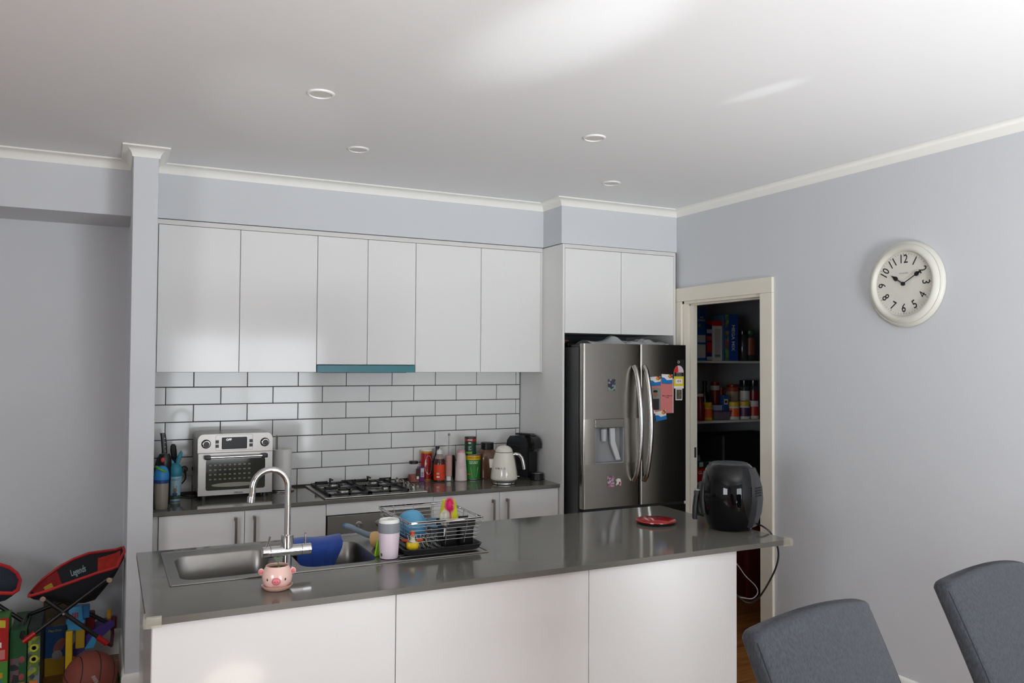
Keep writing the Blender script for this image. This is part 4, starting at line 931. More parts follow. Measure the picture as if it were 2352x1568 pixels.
def bristles(mb, c0, r0, n, L, thick=.0006):
    for i in range(n):
        z = 1 - 2*(i+.5)/n; g = i*2.399963; s = math.sqrt(1-z*z); d = Vector((s*math.cos(g), s*math.sin(g), z)); l = L*(.85+.3*random.random())
        p = Vector(c0) + Vector((d.x*r0[0], d.y*r0[0], d.z*r0[1])); mb.tube([p, p + d*l], [thick, thick*.5], 3)
t = thing('pink_bottle_brush', 'bottle brush with a pink bristle head and pink handle in the rack', 'brush', (.962, -1.990, tz+.014))
MB().rod((.014, .012, .008), (.003, .002, .140), .004, 10).build('handle', plain(214, 60, 122, .4), t)
mb = MB().ball(0, 0, .168, .012, .012, .024); bristles(mb, (0, 0, .168), (.011, .022), 420, .013); o = mb.build('bristles', plain(226, 44, 122, .5), t, smooth=0); o['kind'] = 'stuff'
t = thing('white_bottle_brush', 'bottle brush with a white bristle head below the pink one', 'brush', (.938, -2.000, tz+.014))
MB().rod((.0, .012, 0), (0, 0, .09), .004, 10).build('handle', M_WHITE, t)
mb = MB().ball(0, 0, .120, .010, .010, .022); bristles(mb, (0, 0, .120), (.010, .020), 420, .013); o = mb.build('bristles', plain(224, 222, 212, .5), t, smooth=0); o['kind'] = 'stuff'
# bowls and toys in the rack
t = thing('blue_bowl', 'sky blue plastic bowl leaning upside down in the rack', 'bowl', (.850, -1.845, tz+.085), rx=.9, rz=-.5)
MB().lathe([(.0001, .055), (.024, .055), (.026, .058), (.040, .048), (.056, .022), (.062, -.02), (.064, -.02), (.058, .024), (.042, .052), (.028, .062), (.0001, .062)], n=44).build('bowl', mat('sky_blue_plastic', c(94, 166, 206), .35), t, smooth=60)
t = thing('blue_plate', 'small flat blue lid lying behind the cutlery holder', 'lid', (.965, -1.80, tz+.07), rx=.25)
MB().lathe([(.0001, 0), (.045, 0), (.050, .004), (.050, .008), (.0001, .006)], n=36).build('lid', plain(60, 110, 140, .4), t)
t = thing('duck_toy', 'yellow and orange plastic duck-like bath toy in the left of the rack', 'toy', (.808, -1.975, tz+.0145), rz=-.3)
MB().loft([[(x, y, z) for x, y in rrect(0, 0, w, w*.8, w*.3, 5)] for z, w in ((0, .040), (.006, .050), (.024, .052), (.030, .044))]).build('base', plain(228, 190, 32, .35), t)
MB().lathe([(.018, .028), (.012, .034), (.009, .046), (.013, .052), (.0001, .054)], n=20).build('neck', plain(226, 220, 190, .4), t)
MB().ball(.0, 0, .064, .010, .010, .012).build('head', plain(224, 84, 28, .4), t)
MB().ball(.030, 0, .036, .014, .010, .006).build('wing', plain(214, 74, 26, .4), t); MB().ball(-.030, 0, .036, .014, .010, .006).build('wing', plain(214, 74, 26, .4), t)
# things left of the rack
t = thing('dish_brush', 'clear blue and grey dish brush handle lying across the drainer', 'brush', (.705, -1.645, ZS+.0145))
MB().tube(smooth([(-.075, .035, .045), (-.055, .028, .040), (-.02, .012, .022), (.02, -.008, .004), (.05, -.022, .0)]), .0125, 16).build('handle', mat('blue_grey_clear', c(132, 150, 164), .15, alpha=.8), t)
MB().ball(-.074, .035, .045, .013, .011, .011).build('tip', plain(62, 112, 150, .35), t)
t = thing('nested_cups', 'orange-tan and purple kids cups lying on the drainer behind the travel mug', 'cups', (.705, -1.81, ZS+.0335), rx=PI/2-.2, rz=.8)
MB().lathe([(.032, -.01), (.033, .0), (.027, .04), (.0001, .042)], n=30).build('tan_cup', plain(206, 166, 110, .4), t)
t = thing('purple_cup', 'round purple kids cup tipped over behind the travel mug', 'cup', (.728, -1.885, ZS+.034), rx=PI/2-.15, rz=.75)
MB().lathe([(.030, -.01), (.033, .0), (.030, .03), (.018, .05), (.0001, .055)], n=30).build('cup', plain(128, 58, 132, .4), t)
t = thing('lime_spatula', 'small lime green silicone piece standing beside the travel mug', 'utensil', (.672, -1.955, ZS+.002), rz=.4)
MB().loft([[(-w, -.004, z), (w, -.004, z), (w, .004, z), (-w, .004, z)] for z, w in ((0, .016), (.01, .015), (.05, .006), (.062, .004))]).build('blade', plain(150, 206, 44, .45), t)
# blue cloth over the back rim of the right bowl
t = thing('blue_cloth', 'royal blue microfibre cloth draped over the rim of the right sink bowl', 'cloth', (.50, -1.60, .9065))
def cloth(u, v):
    s = v*.235; k = v*v
    x = -.098 + .212*u + k*(.035*(1-u) - .055*u)
    fold = .006*math.sin(7*u + .8) + .012*math.exp(-((u-.78)/.10)**2)
    if s < .085:
        return (x, .040 - s*1.02, .006 + .004*math.sin(8*u)*(1 - s/.09) + .012*math.sin(PI*s/.085))
    q = s - .085
    return (x + .006*math.sin(6*v), -.047 - .02*min(1, q/.03) - .10*q - abs(fold)*min(1, q/.05), .006 - .86*q + .6*q*.12*u)
MB().sheet(cloth, 40, 26, (0, .0022, .0015)).build('fabric', mat('blue_microfibre', c(28, 66, 150), .95, var=.2, scale=300, bump=.6, bscale=500, sheen=.4), t, smooth=60)
MB().box(.046, .062, -.094, -.093, -.128, -.096).build('care_tag', M_WHITE, t)
# trivet mat
t = thing('red_trivet', 'round red trivet with a black rubber underside near the air fryer', 'trivet', (2.088, -1.868, IT))
MB().cyl(0, 0, 0, .011, .088, r2=.093, n=56).build('underside', M_BLKM, t)
MB().lathe([(.093, .0112), (.0985, .0135), (.098, .0165), (.094, .018), (.0001, .018)], n=64).build('disc', mat('red_gloss_disc', c(170, 18, 20), .14, coat=.3), t)
MB(Matrix.Translation((.045, .035, .018)) @ Matrix.Rotation(-.5, 4, 'Z')).box(-.018, .018, -.003, .003, -.001, .0004).build('print_mark', plain(70, 20, 22), t)
# air fryer
AF = thing('air_fryer', 'glossy black egg-shaped air fryer with a pull-out basket handle', 'air fryer', (2.338, -2.110, IT)); A = az(2.338, -2.110)
M_AF = mat('piano_black', c(10, 10, 12), .05, coat=.15, spec=.35, var=.01)
AR = [(.090, 0), (.098, .004), (.111, .03), (.129, .09), (.136, .145), (.133, .20), (.122, .25), (.106, .287), (.090, .302)]
sq = 1.0
MB().lathe([(r, z) for r, z in AR] + [(.080, .306), (.0001, .307)], n=72).build('shell', M_AF, AF, smooth=60)
MB().lathe([(.086, .3032), (.082, .3075), (.050, .311), (.0001, .312)], n=48).build('top_cap', plain(66, 68, 70, .4), AF)
HA = A - 1.32
MB(Matrix.Rotation(HA, 4, 'Z')).loft([[(x, y, z) for x, y in ((r+.003, -w), (r+.012, -w*.8), (r+.012, w*.8), (r+.003, w), (r-.01, w), (r-.01, -w))] for r, z, w in ((.128, .07, .03), (.136, .12, .035), (.134, .17, .035), (.126, .215, .03))]).build('basket_front', M_BLK, AF)
hd = MB(Matrix.Rotation(HA, 4, 'Z')).box(.132, .168, -.014, .014, .150, .175, .006, 2).loft([[(x + o, y, z) for x, y in rrect(.152, 0, .022, .030, .009, 4)] for z, o in ((.042, .012), (.050, .014), (.10, .012), (.150, .006), (.172, -.002), (.176, -.004))]).build('handle', M_BLK, AF)
MB(Matrix.Rotation(HA, 4, 'Z')).box(.134, .164, -.012, .012, .1755, .180, .002, 1).build('release_button', plain(170, 170, 166, .4), hd)
BA = A + 1.25
bk = MB(Matrix.Rotation(BA, 4, 'Z')).loft([[(x, y, z) for x, y in ((r-.02, -w), (r+.010, -w*.75), (r+.012, 0), (r+.010, w*.75), (r-.02, w))] for r, z, w in ((.108, .02, .05), (.127, .08, .06), (.134, .145, .062), (.130, .20, .06), (.117, .25, .05), (.101, .290, .04))]).build('back_cover', mat('satin_black', c(44, 46, 49), .35), AF, smooth=50)
for i in range(4): MB(Matrix.Rotation(BA-.16, 4, 'Z')).box(.143, .149, -.030, .020, .165+i*.012, .171+i*.012, .001, 1).build('vent_slot', M_BLKM, bk)
t = thing('power_cable', 'black air fryer cable hanging over the end of the island to the pantry side', 'cable', (2.43, -2.19, IT))
MB().tube(smooth([(2.414, -2.175, .930), (2.418, -2.235, .926), (2.438, -2.275, .895), (2.468, -2.285, .826), (2.466, -2.28, .752), (2.44, -2.25, .66), (2.42, -2.20, .578), (2.385, -2.17, .560), (2.33, -2.16, .600), (2.25, -2.15, .66), (2.18, -2.10, .71), (2.117, -2.05, .74)]), .0042, 8).build('cable', M_BLK, t, w=True)
t = thing('thin_cord', 'thin pale cord looping behind the end of the island', 'cord', (2.12, -1.85, .6))
MB().tube(smooth([(2.117, -1.85, .80), (2.35, -1.85, .76), (2.55, -1.85, .70), (2.622, -1.85, .636), (2.672, -1.85, .577), (2.74, -1.85, .518), (2.755, -1.85, .478), (2.719, -1.85, .455), (2.666, -1.85, .464), (2.60, -1.85, .48), (2.40, -1.85, .52), (2.117, -1.85, .55)]), .0026, 6).build('cord', plain(150, 148, 146, .5), t, w=True)

# ------------------------------------------------------------------ pantry
def shelf(z, label, x1=4.849):
    t = thing('pantry_shelf', label, 'shelf', (4.0, -.18, z))
    MB().box(XR+.092, x1, -.352, -.001, z-.0175, z, .001, 1).build('board', mat('shelf_board', c(196, 194, 188), .5), t, w=True)
shelf(1.697, 'white pantry shelf carrying the cereal boxes'); shelf(1.25, 'white pantry shelf carrying sauces and spice jars'); shelf(.80, 'white pantry shelf carrying the red wrap box and the black microwave'); shelf(.42, 'lowest white pantry shelf near the floor')
def pbox(name, label, x0, x1, z0, h, m, y=-.33, d=.16, cat='box', group='boxes on the top pantry shelf'):
    t = thing(name, label, cat, ((x0+x1)/2, y + d/2, z0+.0004), group=group); w = (x1-x0)/2 - .001
    MB().box(-w, w, -d/2, d/2, 0, h, .0015, 1).build('carton', m, t); return t, w, d/2
t, w, d = pbox('cereal_box', 'tall blue cereal box at the left end of the top pantry shelf', 3.606, 3.690, 1.697, .385, plain(18, 92, 168, .5))
text('RICE\nBUBBLES', .021, t, M_WHITE, (0, -d-.0005, .31), sx=.8, bold=.0004); text('Kellogg', .014, t, plain(190, 50, 50), (0, -d-.0005, .355))
MB().box(-w+.004, w-.004, -d-.0008, -d, .02, .12).build('info_panel', plain(196, 198, 200), t); MB().box(-w+.004, w-.004, -d-.0008, -d, .135, .19).build('info_panel', plain(190, 194, 198), t)
MB().prism([(-.02+.012*math.cos(i*PI/8), .262+.014*math.sin(i*PI/8)) for i in range(16)], -d-.0008, -d, 'y').build('badge', plain(150, 150, 60), t)
t, w, d = pbox('cereal_box', 'narrow navy box with red panels beside the tall blue cereal box', 3.694, 3.748, 1.697, .27, plain(26, 30, 96, .5))
MB().box(-w+.002, w-.001, -d-.0008, -d, .06, .14).build('red_panel', plain(176, 20, 24), t); MB().box(-w+.002, w-.001, -d-.0008, -d, .150, .185).build('red_panel', plain(180, 70, 70), t)
MB().box(-w+.002, w-.001, -d-.0008, -d, .205, .235).build('white_panel', plain(170, 172, 184), t); MB().box(-w+.002, w-.001, -d-.0008, -d, .004, .030).build('white_panel', plain(170, 172, 176), t)
t, w, d = pbox('cereal_box', 'white box with a red top beside the navy box', 3.752, 3.845, 1.697, .30, plain(196, 194, 188, .5))
MB().box(-w-.0008, w+.0008, -d-.0008, d+.0008, .262, .3012).build('red_top', plain(176, 24, 24), t); MB().box(-.025, .03, -d-.0008, -d, .02, .24).build('text_panel', plain(164, 162, 160), t)
MB().box(-.025, .025, -d-.0014, -d-.0008, .030, .045).build('green_strip', plain(70, 120, 70), t)
t, w, d = pbox('cereal_box', 'slim grey-blue box between the white box and the mega mix box', 3.849, 3.869, 1.697, .345, plain(60, 92, 120, .5))
t, w, d = pbox('lolly_box', 'blue and green box lettered mega mix', 3.873, 4.002, 1.697, .352, plain(24, 66, 140, .5))
MB().box(-w, -w+.035, -d-.0008, -d, .002, .350).build('picture_strip', blotch_mat('mega_print', [c(110, 130, 50), c(60, 110, 60), c(150, 60, 50), c(40, 70, 120)], 40), t)
text('MEGA MIX', .042, t, plain(196, 200, 204), (.012, -d-.0012, .175), (PI/2, PI/2, 0), bold=.001)
def pjar(name, label, x, y, z, r, h, m, lid=None, lh=.03, cat='jar', band=None, neck=None, group='jars in the pantry'):
    t = thing(name, label, cat, (x, y, z+.0004), group=group)
    pr = [(.0001, 0), (r*.95, 0), (r, .004), (r, h-lh-.012), (r*.88, h-lh)] if not neck else [(.0001, 0), (r*.95, 0), (r, .004), (r, h*.55), (neck, h*.74), (neck, h-lh)]
    MB().lathe(pr, n=28).build('body', m, t)
    if lid: 
        lr = r*.93 if not neck else neck*1.2
        MB().lathe([(lr, h-lh), (lr*1.02, h-lh+.003), (lr, h-.003), (lr*.9, h), (.0001, h)], n=28).build('lid', lid, t)
    if band: MB().lathe([(r*1.012, (h-lh)*.22), (r*1.012, (h-lh)*.86)], n=28, cap=False).build('label', band, t)
    return t
P_Y, P_O, P_P, P_W = plain(206, 170, 40, .4), plain(206, 90, 34, .4), plain(78, 44, 84, .4), plain(196, 194, 188, .4)
P_R, P_D, P_B = plain(120, 18, 22, .35), plain(30, 26, 26, .2), plain(24, 74, 132, .5)
pjar('glass_jar', 'tall dark glass jar on the top shelf beside the mega mix box', 4.042, -.24, 1.697, .033, .20, mat('smoky_glass', c(60, 66, 66), .08, alpha=.75), P_D, cat='jar')
pjar('glass_jar', 'clear glass jar in the middle of the jars on the top pantry shelf', 4.118, -.25, 1.697, .037, .235, mat('smoky_glass', c(60, 66, 66), .08, alpha=.75), P_D)
pjar('glass_jar', 'jar with a green lid and orange label at the right of the top pantry shelf', 4.200, -.24, 1.697, .040, .24, mat('smoky_glass', c(60, 66, 66), .08, alpha=.75), plain(40, 84, 50), band=plain(120, 60, 34, .5))
pjar('sauce_bottle', 'dark red sauce bottle with a cream lid at the left end of the pantry shelf', 3.665, -.29, 1.25, .036, .20, P_R, P_W, .02, 'bottle', neck=.022, group='bottles in the pantry')
pjar('mustard_jar', 'yellow shaker jar with an orange label on the pantry shelf', 3.740, -.29, 1.25, .034, .135, P_Y, P_Y, .035, band=P_O)
t = thing('storage_tub', 'clear purple-lidded storage tub under the small blue box', 'tub', (3.865, -.27, 1.2504))
MB().loft([[(x, y, z) for x, y in rrect(0, 0, w, w*.7, .015, 4)] for z, w in ((0, .14), (.060, .152))]).build('tub', mat('cloudy_tub', c(120, 112, 118), .3, alpha=.6), t)
MB().loft([[(x, y, z) for x, y in rrect(0, 0, .158, .112, .015, 4)] for z in (.060, .070)]).build('lid', plain(92, 44, 96, .4), t)
t, w, d = pbox('small_box', 'upright blue box with a white and red patch on the storage tub', 3.880, 3.934, 1.321, .115, P_B, y=-.30, d=.04, group='packets on the storage tub')
MB().box(-.018, .018, -d-.0008, -d, .045, .085).build('patch', P_W, t); MB().box(-.012, .012, -d-.0014, -d-.0008, .055, .075).build('red_patch', P_R, t)
pbox('small_box', 'flat blue and white packet on the storage tub', 3.806, 3.872, 1.321, .04, plain(150, 168, 190, .5), y=-.30, d=.05, group='packets on the storage tub')
pjar('spice_tub', 'yellow-lidded tub with an orange label on the pantry shelf', 3.998, -.28, 1.25, .046, .135, P_W, P_Y, .035, band=P_O)
pjar('spice_tub', 'yellow-lidded tub with a purple label on the pantry shelf', 4.104, -.28, 1.25, .046, .137, P_W, P_Y, .035, band=P_P)
pjar('spice_tub', 'white-lidded tub with a red label right of the purple one', 4.200, -.28, 1.25, .040, .140, P_W, P_W, .03, band=plain(170, 50, 36, .4))
pjar('dark_bottle', 'round-shouldered dark bottle standing behind the mustard jar', 3.845, -.13, 1.25, .050, .29, P_D, P_D, .03, 'bottle', neck=.016, group='bottles in the pantry')
pjar('striped_canister', 'red and white striped canister in the back row of the pantry shelf', 3.945, -.13, 1.25, .036, .285, P_W, P_R, .03, 'canister', band=P_R)
pjar('red_jar', 'small dark red jar in the back row behind the blue box', 4.015, -.12, 1.25, .026, .24, P_R, P_R, .03)
pjar('orange_canister', 'orange and white canister in the back row above the orange-labelled tub', 4.13, -.12, 1.25, .048, .26, plain(150, 70, 40, .4), P_R, .02, 'canister', band=plain(170, 150, 130))
pjar('back_jar', 'tall black-lidded jar in the back row over the purple-labelled tub', 4.255, -.12, 1.25, .042, .295, mat('smoky_glass', c(60, 66, 66), .08, alpha=.75), P_D, .05, band=P_W)
pjar('back_jar', 'tall black-lidded jar furthest right in the back row of the pantry', 4.350, -.12, 1.25, .042, .295, mat('smoky_glass', c(60, 66, 66), .08, alpha=.75), P_D, .05, band=P_R)
t, w, d = pbox('wrap_box', 'red cling wrap box with white lettering on the lower pantry shelf', 3.52, 3.80, .80, .10, plain(186, 28, 24, .4), y=-.345, d=.08, group=None)
text('GLAD', .034, t, M_WHITE, (-.012, -d-.0006, .070), bold=.0008); MB().box(.055, .125, -d-.0008, -d, .050, .088).build('yellow_patch', plain(190, 140, 50), t)
t, w, d = pbox('green_packet', 'dark green packet with white squares on top of the red wrap box', 3.54, 3.83, .9008, .050, plain(22, 70, 58, .4), y=-.335, d=.10, group=None, cat='packet')
for x in (-.045, .045): MB().box(x-.018, x+.018, -d-.0008, -d, .010, .044).build('white_square', plain(190, 196, 196), t)
pjar('small_glass', 'small clear glass standing on the dark green packet', 3.64, -.28, .9515, .028, .075, M_GLASS, cat='glass')
t = thing('microwave', 'black microwave oven on the lower pantry shelf', 'microwave', (4.12, -.17, .8004))
MB().box(-.28, .28, -.17, .14, .012, .335, .006, 2).build('body', M_BLKM, t); MB().box(-.275, .14, -.178, -.170, .02, .325, .002, 1).build('door', M_BLK, t); MB().box(-.281, -.276, -.179, -.165, .014, .333).build('trim', M_DGREY, t)
for x in (-.24, .24): MB().cyl(x, -.12, 0, .013, .012, n=10).cyl(x, .1, 0, .013, .012, n=10).build('foot', M_BLK, t)
t = thing('shopping_bag', 'dark red shopping bag standing on the pantry floor', 'bag', (4.02, -.52, 0.0005))
MB().loft([[(x, y, z) for x, y in rrect(0, 0, w, .22, .03, 4)] for z, w in ((0, .40), (.2, .43), (.50, .41), (.505, .38))]).build('bag', mat('dark_red_bag', c(92, 20, 24), .7, bump=.4, bscale=20), t)
MB().tube([(-.09, -.10, .5), (-.07, -.10, .60), (.07, -.10, .60), (.09, -.10, .5)], .006, 6).build('handle', M_BLK, t)

# ------------------------------------------------------------------ toys in the alcove
def kid_chair_seat(near, far, belly, m, name, parent, nv=10):
    n = len(near)
    def f(u, v):
        k = min(int(u*(n-1)), n-2); a = u*(n-1) - k
        q = [Vector(P[k])*(1-a) + Vector(P[k+1])*a for P in (near, belly, far)]
        A, B, C_ = q; 
        ctrl = B*2 - (A + C_)*.5
        return tuple(A*(1-v)**2 + ctrl*2*v*(1-v) + C_*v*v)
    return MB().sheet(f, 28, nv, (0, .001, -.004)).build(name, m, parent, smooth=70), f
near = [(-.628, -.47, .520), (-.551, -.47, .536), (-.476, -.47, .559), (-.396, -.47, .582), (-.323, -.47, .603), (-.268, -.47, .614), (-.240, -.47, .624), (-.208, -.465, .700)]
far = [(-.645, -.20, .462), (-.588, -.20, .531), (-.504, -.20, .594), (-.444, -.20, .624), (-.373, -.20, .647), (-.307, -.20, .650), (-.248, -.20, .652), (-.210, -.20, .662)]
bel = [(-.609, -.36, .476), (-.516, -.36, .456), (-.446, -.36, .443), (-.389, -.36, .436), (-.345, -.36, .446), (-.306, -.36, .495), (-.254, -.36, .561), (-.210, -.36, .640)]
t = thing('kids_chair', 'folding kids camp chair in black fabric with red piping and red foot caps', 'chair', (0, 0, 0))
so, fseat = kid_chair_seat(near, far, bel, mat('black_canvas', c(30, 31, 36), .85, bump=.3), 'seat', t)
loop = near + far[::-1]
pts = []
for i in range(len(loop)):
    a, b = Vector(loop[i]), Vector(loop[(i+1) % len(loop)])
    for k in range(3): pts.append(a.lerp(b, k/3))
MB().tube(pts, .0075, 7, closed=True).build('piping', plain(176, 34, 34, .6), t)
def patch(u0, u1, v0, v1, m, name, off=.003):
    return MB().grid(lambda a, b: tuple(Vector(fseat(u0 + (u1-u0)*a, v0 + (v1-v0)*b)) + Vector((0, -.002, off))), 10, 6).build(name, m, t, smooth=70)
patch(.03, .25, .35, .98, mat('red_print', c(136, 22, 26), .8, var=.5, scale=50), 'red_print')
patch(.11, .18, .60, .90, mat('yellow_print', c(170, 140, 40), .8, var=.4, scale=90), 'yellow_print', .005)
patch(.66, .95, .50, .95, mat('red_orange_print', c(172, 40, 26), .8, var=.5, scale=30), 'orange_print')
patch(.64, .69, .60, .80, plain(196, 196, 196), 'white_print', .005)
for word, uu, vv, hh in (('Legends', .44, .90, 2.2), ('TRACK', .46, .76, 2.0)):
    lo = text(word, .034, t, plain(150, 172, 180), (0, 0, 0), (0, 0, 0), bold=.0005)
    for v in lo.data.vertices:
        v.co = Vector(fseat(uu + v.co.x*1.5, vv + v.co.y*hh)) + Vector((0, -.006, .006))
def leg(p, q, capend=True, r=.0105):
    o = MB().rod(p, q, r, 12).build('leg', M_BLK, t)
    if capend:
        d = (Vector(q)-Vector(p)).normalized(); MB().rod(Vector(q)-d*.055, Vector(q)+d*.006, r*1.25, 12).build('foot_cap', M_RED, o)
    return o
leg((-.562, -.49, .505), (-.285, -.49, .250)); leg((-.279, -.49, .575), (-.640, -.49, .312))
leg((-.521, -.20, .430), (-.262, -.20, .255), False); leg((-.391, -.20, .440), (-.640, -.20, .36), False)
MB().tube([(-.645, -.20, .362), (-.655, -.22, .345), (-.655, -.47, .330), (-.640, -.49, .318)], .009, 10).build('crossbar', M_BLK, t)
MB().tube([(-.257, -.20, .26), (-.255, -.21, .20), (-.262, -.46, .225), (-.285, -.49, .250)], .009, 10).build('crossbar', plain(90, 24, 34), t)
MB().box(-.262, -.235, -.215, -.195, .235, .30, .004, 1).build('corner_bracket', plain(90, 24, 34), t)
for p in ((-.566, -.503, .508), (-.277, -.503, .568)): MB(Matrix.Translation(p) @ RY).cyl(0, 0, -.01, .012, .0135, b=.002, n=18).build('pivot_cap', M_CHROME, t)
MB(Matrix.Translation((-.476, -.502, .424)) @ RY).cyl(0, 0, -.01, .004, .006, n=12).build('rivet', M_CHROME, t)
t = thing('kids_chair', 'second black kids camp chair cut off at the picture edge with blue underside', 'chair', (0, 0, 0))
n2 = [(-1.02, -.42, .600), (-.93, -.42, .575), (-.86, -.42, .555), (-.79, -.42, .545), (-.735, -.42, .535), (-.700, -.42, .530), (-.680, -.40, .540)]
f2 = [(-1.02, -.22, .690), (-.93, -.22, .680), (-.86, -.22, .660), (-.79, -.22, .640), (-.735, -.22, .615), (-.700, -.22, .580), (-.683, -.25, .550)]
b2 = [(-1.02, -.34, .50), (-.93, -.34, .49), (-.86, -.34, .485), (-.79, -.34, .485), (-.735, -.34, .495), (-.705, -.34, .515), (-.684, -.34, .535)]
kid_chair_seat(n2, f2, b2, mat('dark_canvas', c(38, 46, 58), .85, bump=.3), 'seat', t)
loop = n2 + f2[::-1]; pts = []
for i in range(len(loop)):
    a, b = Vector(loop[i]), Vector(loop[(i+1) % len(loop)])
    for k in range(3): pts.append(a.lerp(b, k/3))
MB().tube(pts, .009, 7, closed=True).build('piping', plain(186, 30, 34, .6), t)
leg((-.80, -.30, .475), (-.668, -.30, .36), False).parent = t
leg((-.98, -.30, .50), (-.98, -.30, .345), False)
# toy boxes
def tbox(name, label, x0, x1, y0, y1, h, m, group='toy boxes'):
    t = thing(name, label, 'box', ((x0+x1)/2, (y0+y1)/2, .0004), group=group); w, d = (x1-x0)/2, (y1-y0)/2
    MB().box(-w, w, -d, d, 0, h, .0015, 1).build('carton', m, t); return t, w, d
t, w, d = tbox('toy_box', 'red and green toy box marked 2+ cut off at the picture edge', -.94, -.712, -.45, -.30, .42, plain(76, 140, 50, .45))
MB().box(-w-.0004, w+.0006, -d-.0012, -d, .215, .421).build('red_panel', plain(176, 22, 24, .4), t)
text('2+', .056, t, M_WHITE, (w-.045, -d-.0018, .310), (PI/2, PI/2*3, 0), bold=.0012)
MB().box(w-.050, w-.012, -d-.0020, -d-.0013, .225, .270).build('text_block', plain(200, 120, 116), t)
MB().prism([(w-.05, .38), (w-.012, .375), (w-.012, .41), (w-.04, .415)], -d-.0020, -d-.0012, 'y').build('yellow_print', plain(196, 180, 50), t)
MB().prism([(w-.09, .10), (w-.03, .13), (w-.012, .10), (w-.02, .06), (w-.08, .04)], -d-.0010, -d, 'y').build('blue_print', plain(60, 120, 150), t)
MB().box(w-.09, w-.02, -d-.0010, -d, .135, .16).build('yellow_print', plain(200, 150, 40), t); MB().box(w-.09, w-.03, -d-.0010, -d, .005, .03).build('yellow_print', plain(190, 180, 60), t)
t, w, d = tbox('toy_box', 'dark green building block box beside the red one', -.708, -.636, -.415, -.08, .345, plain(24, 84, 42, .45))
MB().box(.008, .026, -d-.0010, -d, .305, .330).build('red_square', plain(176, 30, 30), t); text('LEGO', .006, t, M_WHITE, (.017, -d-.0012, .317))
for z in (.20, .115): MB().ball(.016, -d-.0005, z, .013, .0008, .017).build('figure_print', plain(150, 70, 76), t)
MB().box(-w+.004, .004, -d-.0010, -d, .09, .21).build('grey_print', blotch_mat('block_print', [c(90, 90, 96), c(30, 40, 40), c(120, 80, 90)], 40), t)
MB().box(-.01, .030, -d-.0010, -d, .06, .09).build('orange_print', plain(170, 110, 40), t)
MB().box(-w+.004, w-.004, -d-.0010, -d, .005, .055).build('photo_print', plain(120, 126, 120), t)
t, w, d = tbox('toy_box', 'narrow yellow and green spined box between the green box and the blue one', -.634, -.578, -.400, -.08, .342, plain(44, 58, 50, .45))
MB().box(-w+.002, w-.002, -d-.0010, -d, .002, .300).build('spine_print', blotch_mat('spine_print', [c(150, 160, 50), c(90, 120, 60), c(60, 60, 80), c(120, 130, 140), c(90, 120, 60)], 45), t)
for z in (.245, .19): MB(Matrix.Translation((0, -d-.001, z)) @ RY).lathe([(.010, 0), (.010, .001), (.019, .001), (.019, 0)], n=20).build('letter_o', plain(190, 196, 60), t)
MB().box(-.018, .018, -d-.0014, -d-.001, .06, .085).build('orange_print', plain(210, 120, 50), t)
t, w, d = tbox('toy_box', 'blue and yellow toy box with a brown top under the folding chair', -.574, -.484, -.120, .060, .258, plain(26, 96, 158, .45))
MB().box(-w-.0004, w+.0004, -d-.0010, -d, .0, .095).build('yellow_panel', plain(206, 164, 40), t); MB().box(-w, w, -d+.001, d, .2582, .2592).build('brown_top', plain(112, 96, 78), t)
text('Play-Doh', .017, t, plain(190, 170, 60), (0, -d-.0008, .236), bold=.0004)
MB(Matrix.Rotation(.5, 4, 'Y')).ball(-.055, -d-.0003, .145, .022, .0012, .045).build('toy_print', plain(186, 120, 116), t)
MB().ball(.012, -d-.0012, .105, .024, .0012, .026).build('toy_print', plain(190, 186, 190), t)
t = thing('storage_box', 'brown cardboard box standing at the alcove wall behind the toys', 'box', (-.535, .078, .0004))
MB().box(-.06, .06, -.015, .02, 0, .39, .001, 1).build('carton', plain(112, 98, 80, .8), t)
# play tower
t = thing('toy_garage', 'plastic toy garage tower in yellow, light blue and purple', 'toy', (-.43, -.22, .0004))
def W(mb, name, m): return mb.build(name, m, t, w=True)
T_Y, T_B, T_P = plain(222, 184, 34, .35), plain(70, 156, 206, .35), plain(70, 52, 122, .4)
W(MB().box(-.473, -.440, -.30, -.265, .001, .275, .006, 2), 'post', T_Y)
W(MB().box(-.430, -.385, -.27, -.20, .17, .285, .006, 2), 'body_panel', plain(178, 146, 36, .4))
W(MB().loft([[(x, y, z) for x, y in rrect(-.430, -.25, w, w*.8, .008, 3)] for z, w in ((.27, .070), (.305, .078), (.307, .088), (.318, .088), (.322, .072), (.375, .066), (.39, .060))]), 'tower', T_B)
W(MB().loft([[(x, y, z) for x, y in rrect(-.385, -.24, .04, .05, .006, 3)] for z in (.325, .385)]), 'side_tower', plain(50, 120, 176, .4))
W(MB().prism([(-.462, .100), (-.30, .215), (-.245, .262), (-.245, .285), (-.33, .262), (-.40, .215), (-.462, .125)], -.25, -.12, 'y'), 'ramp', T_P)
W(MB().box(-.470, -.430, -.26, -.14, .001, .098, .004, 2), 'ramp_support', plain(84, 160, 206, .4))
W(MB().prism([(-.385, .165), (-.345, .165), (-.325, .215), (-.350, .225)], -.27, -.14, 'y'), 'ramp_step', T_B)
W(MB().box(-.452, -.430, -.285, -.262, .100, .135, .003, 1), 'orange_block', plain(226, 110, 30, .4))
W(MB().box(-.385, -.340, -.20, -.14, .215, .330, .008, 2), 'red_car_lift', plain(120, 20, 24, .4))
W(MB().box(-.285, -.262, -.17, -.14, .258, .325, .006, 2), 'flag', plain(206, 150, 30, .4))
for i in range(3): W(MB().box(-.446+i*.011, -.439+i*.011, -.2795, -.2780, .333, .362), 'red_print', plain(170, 70, 80))
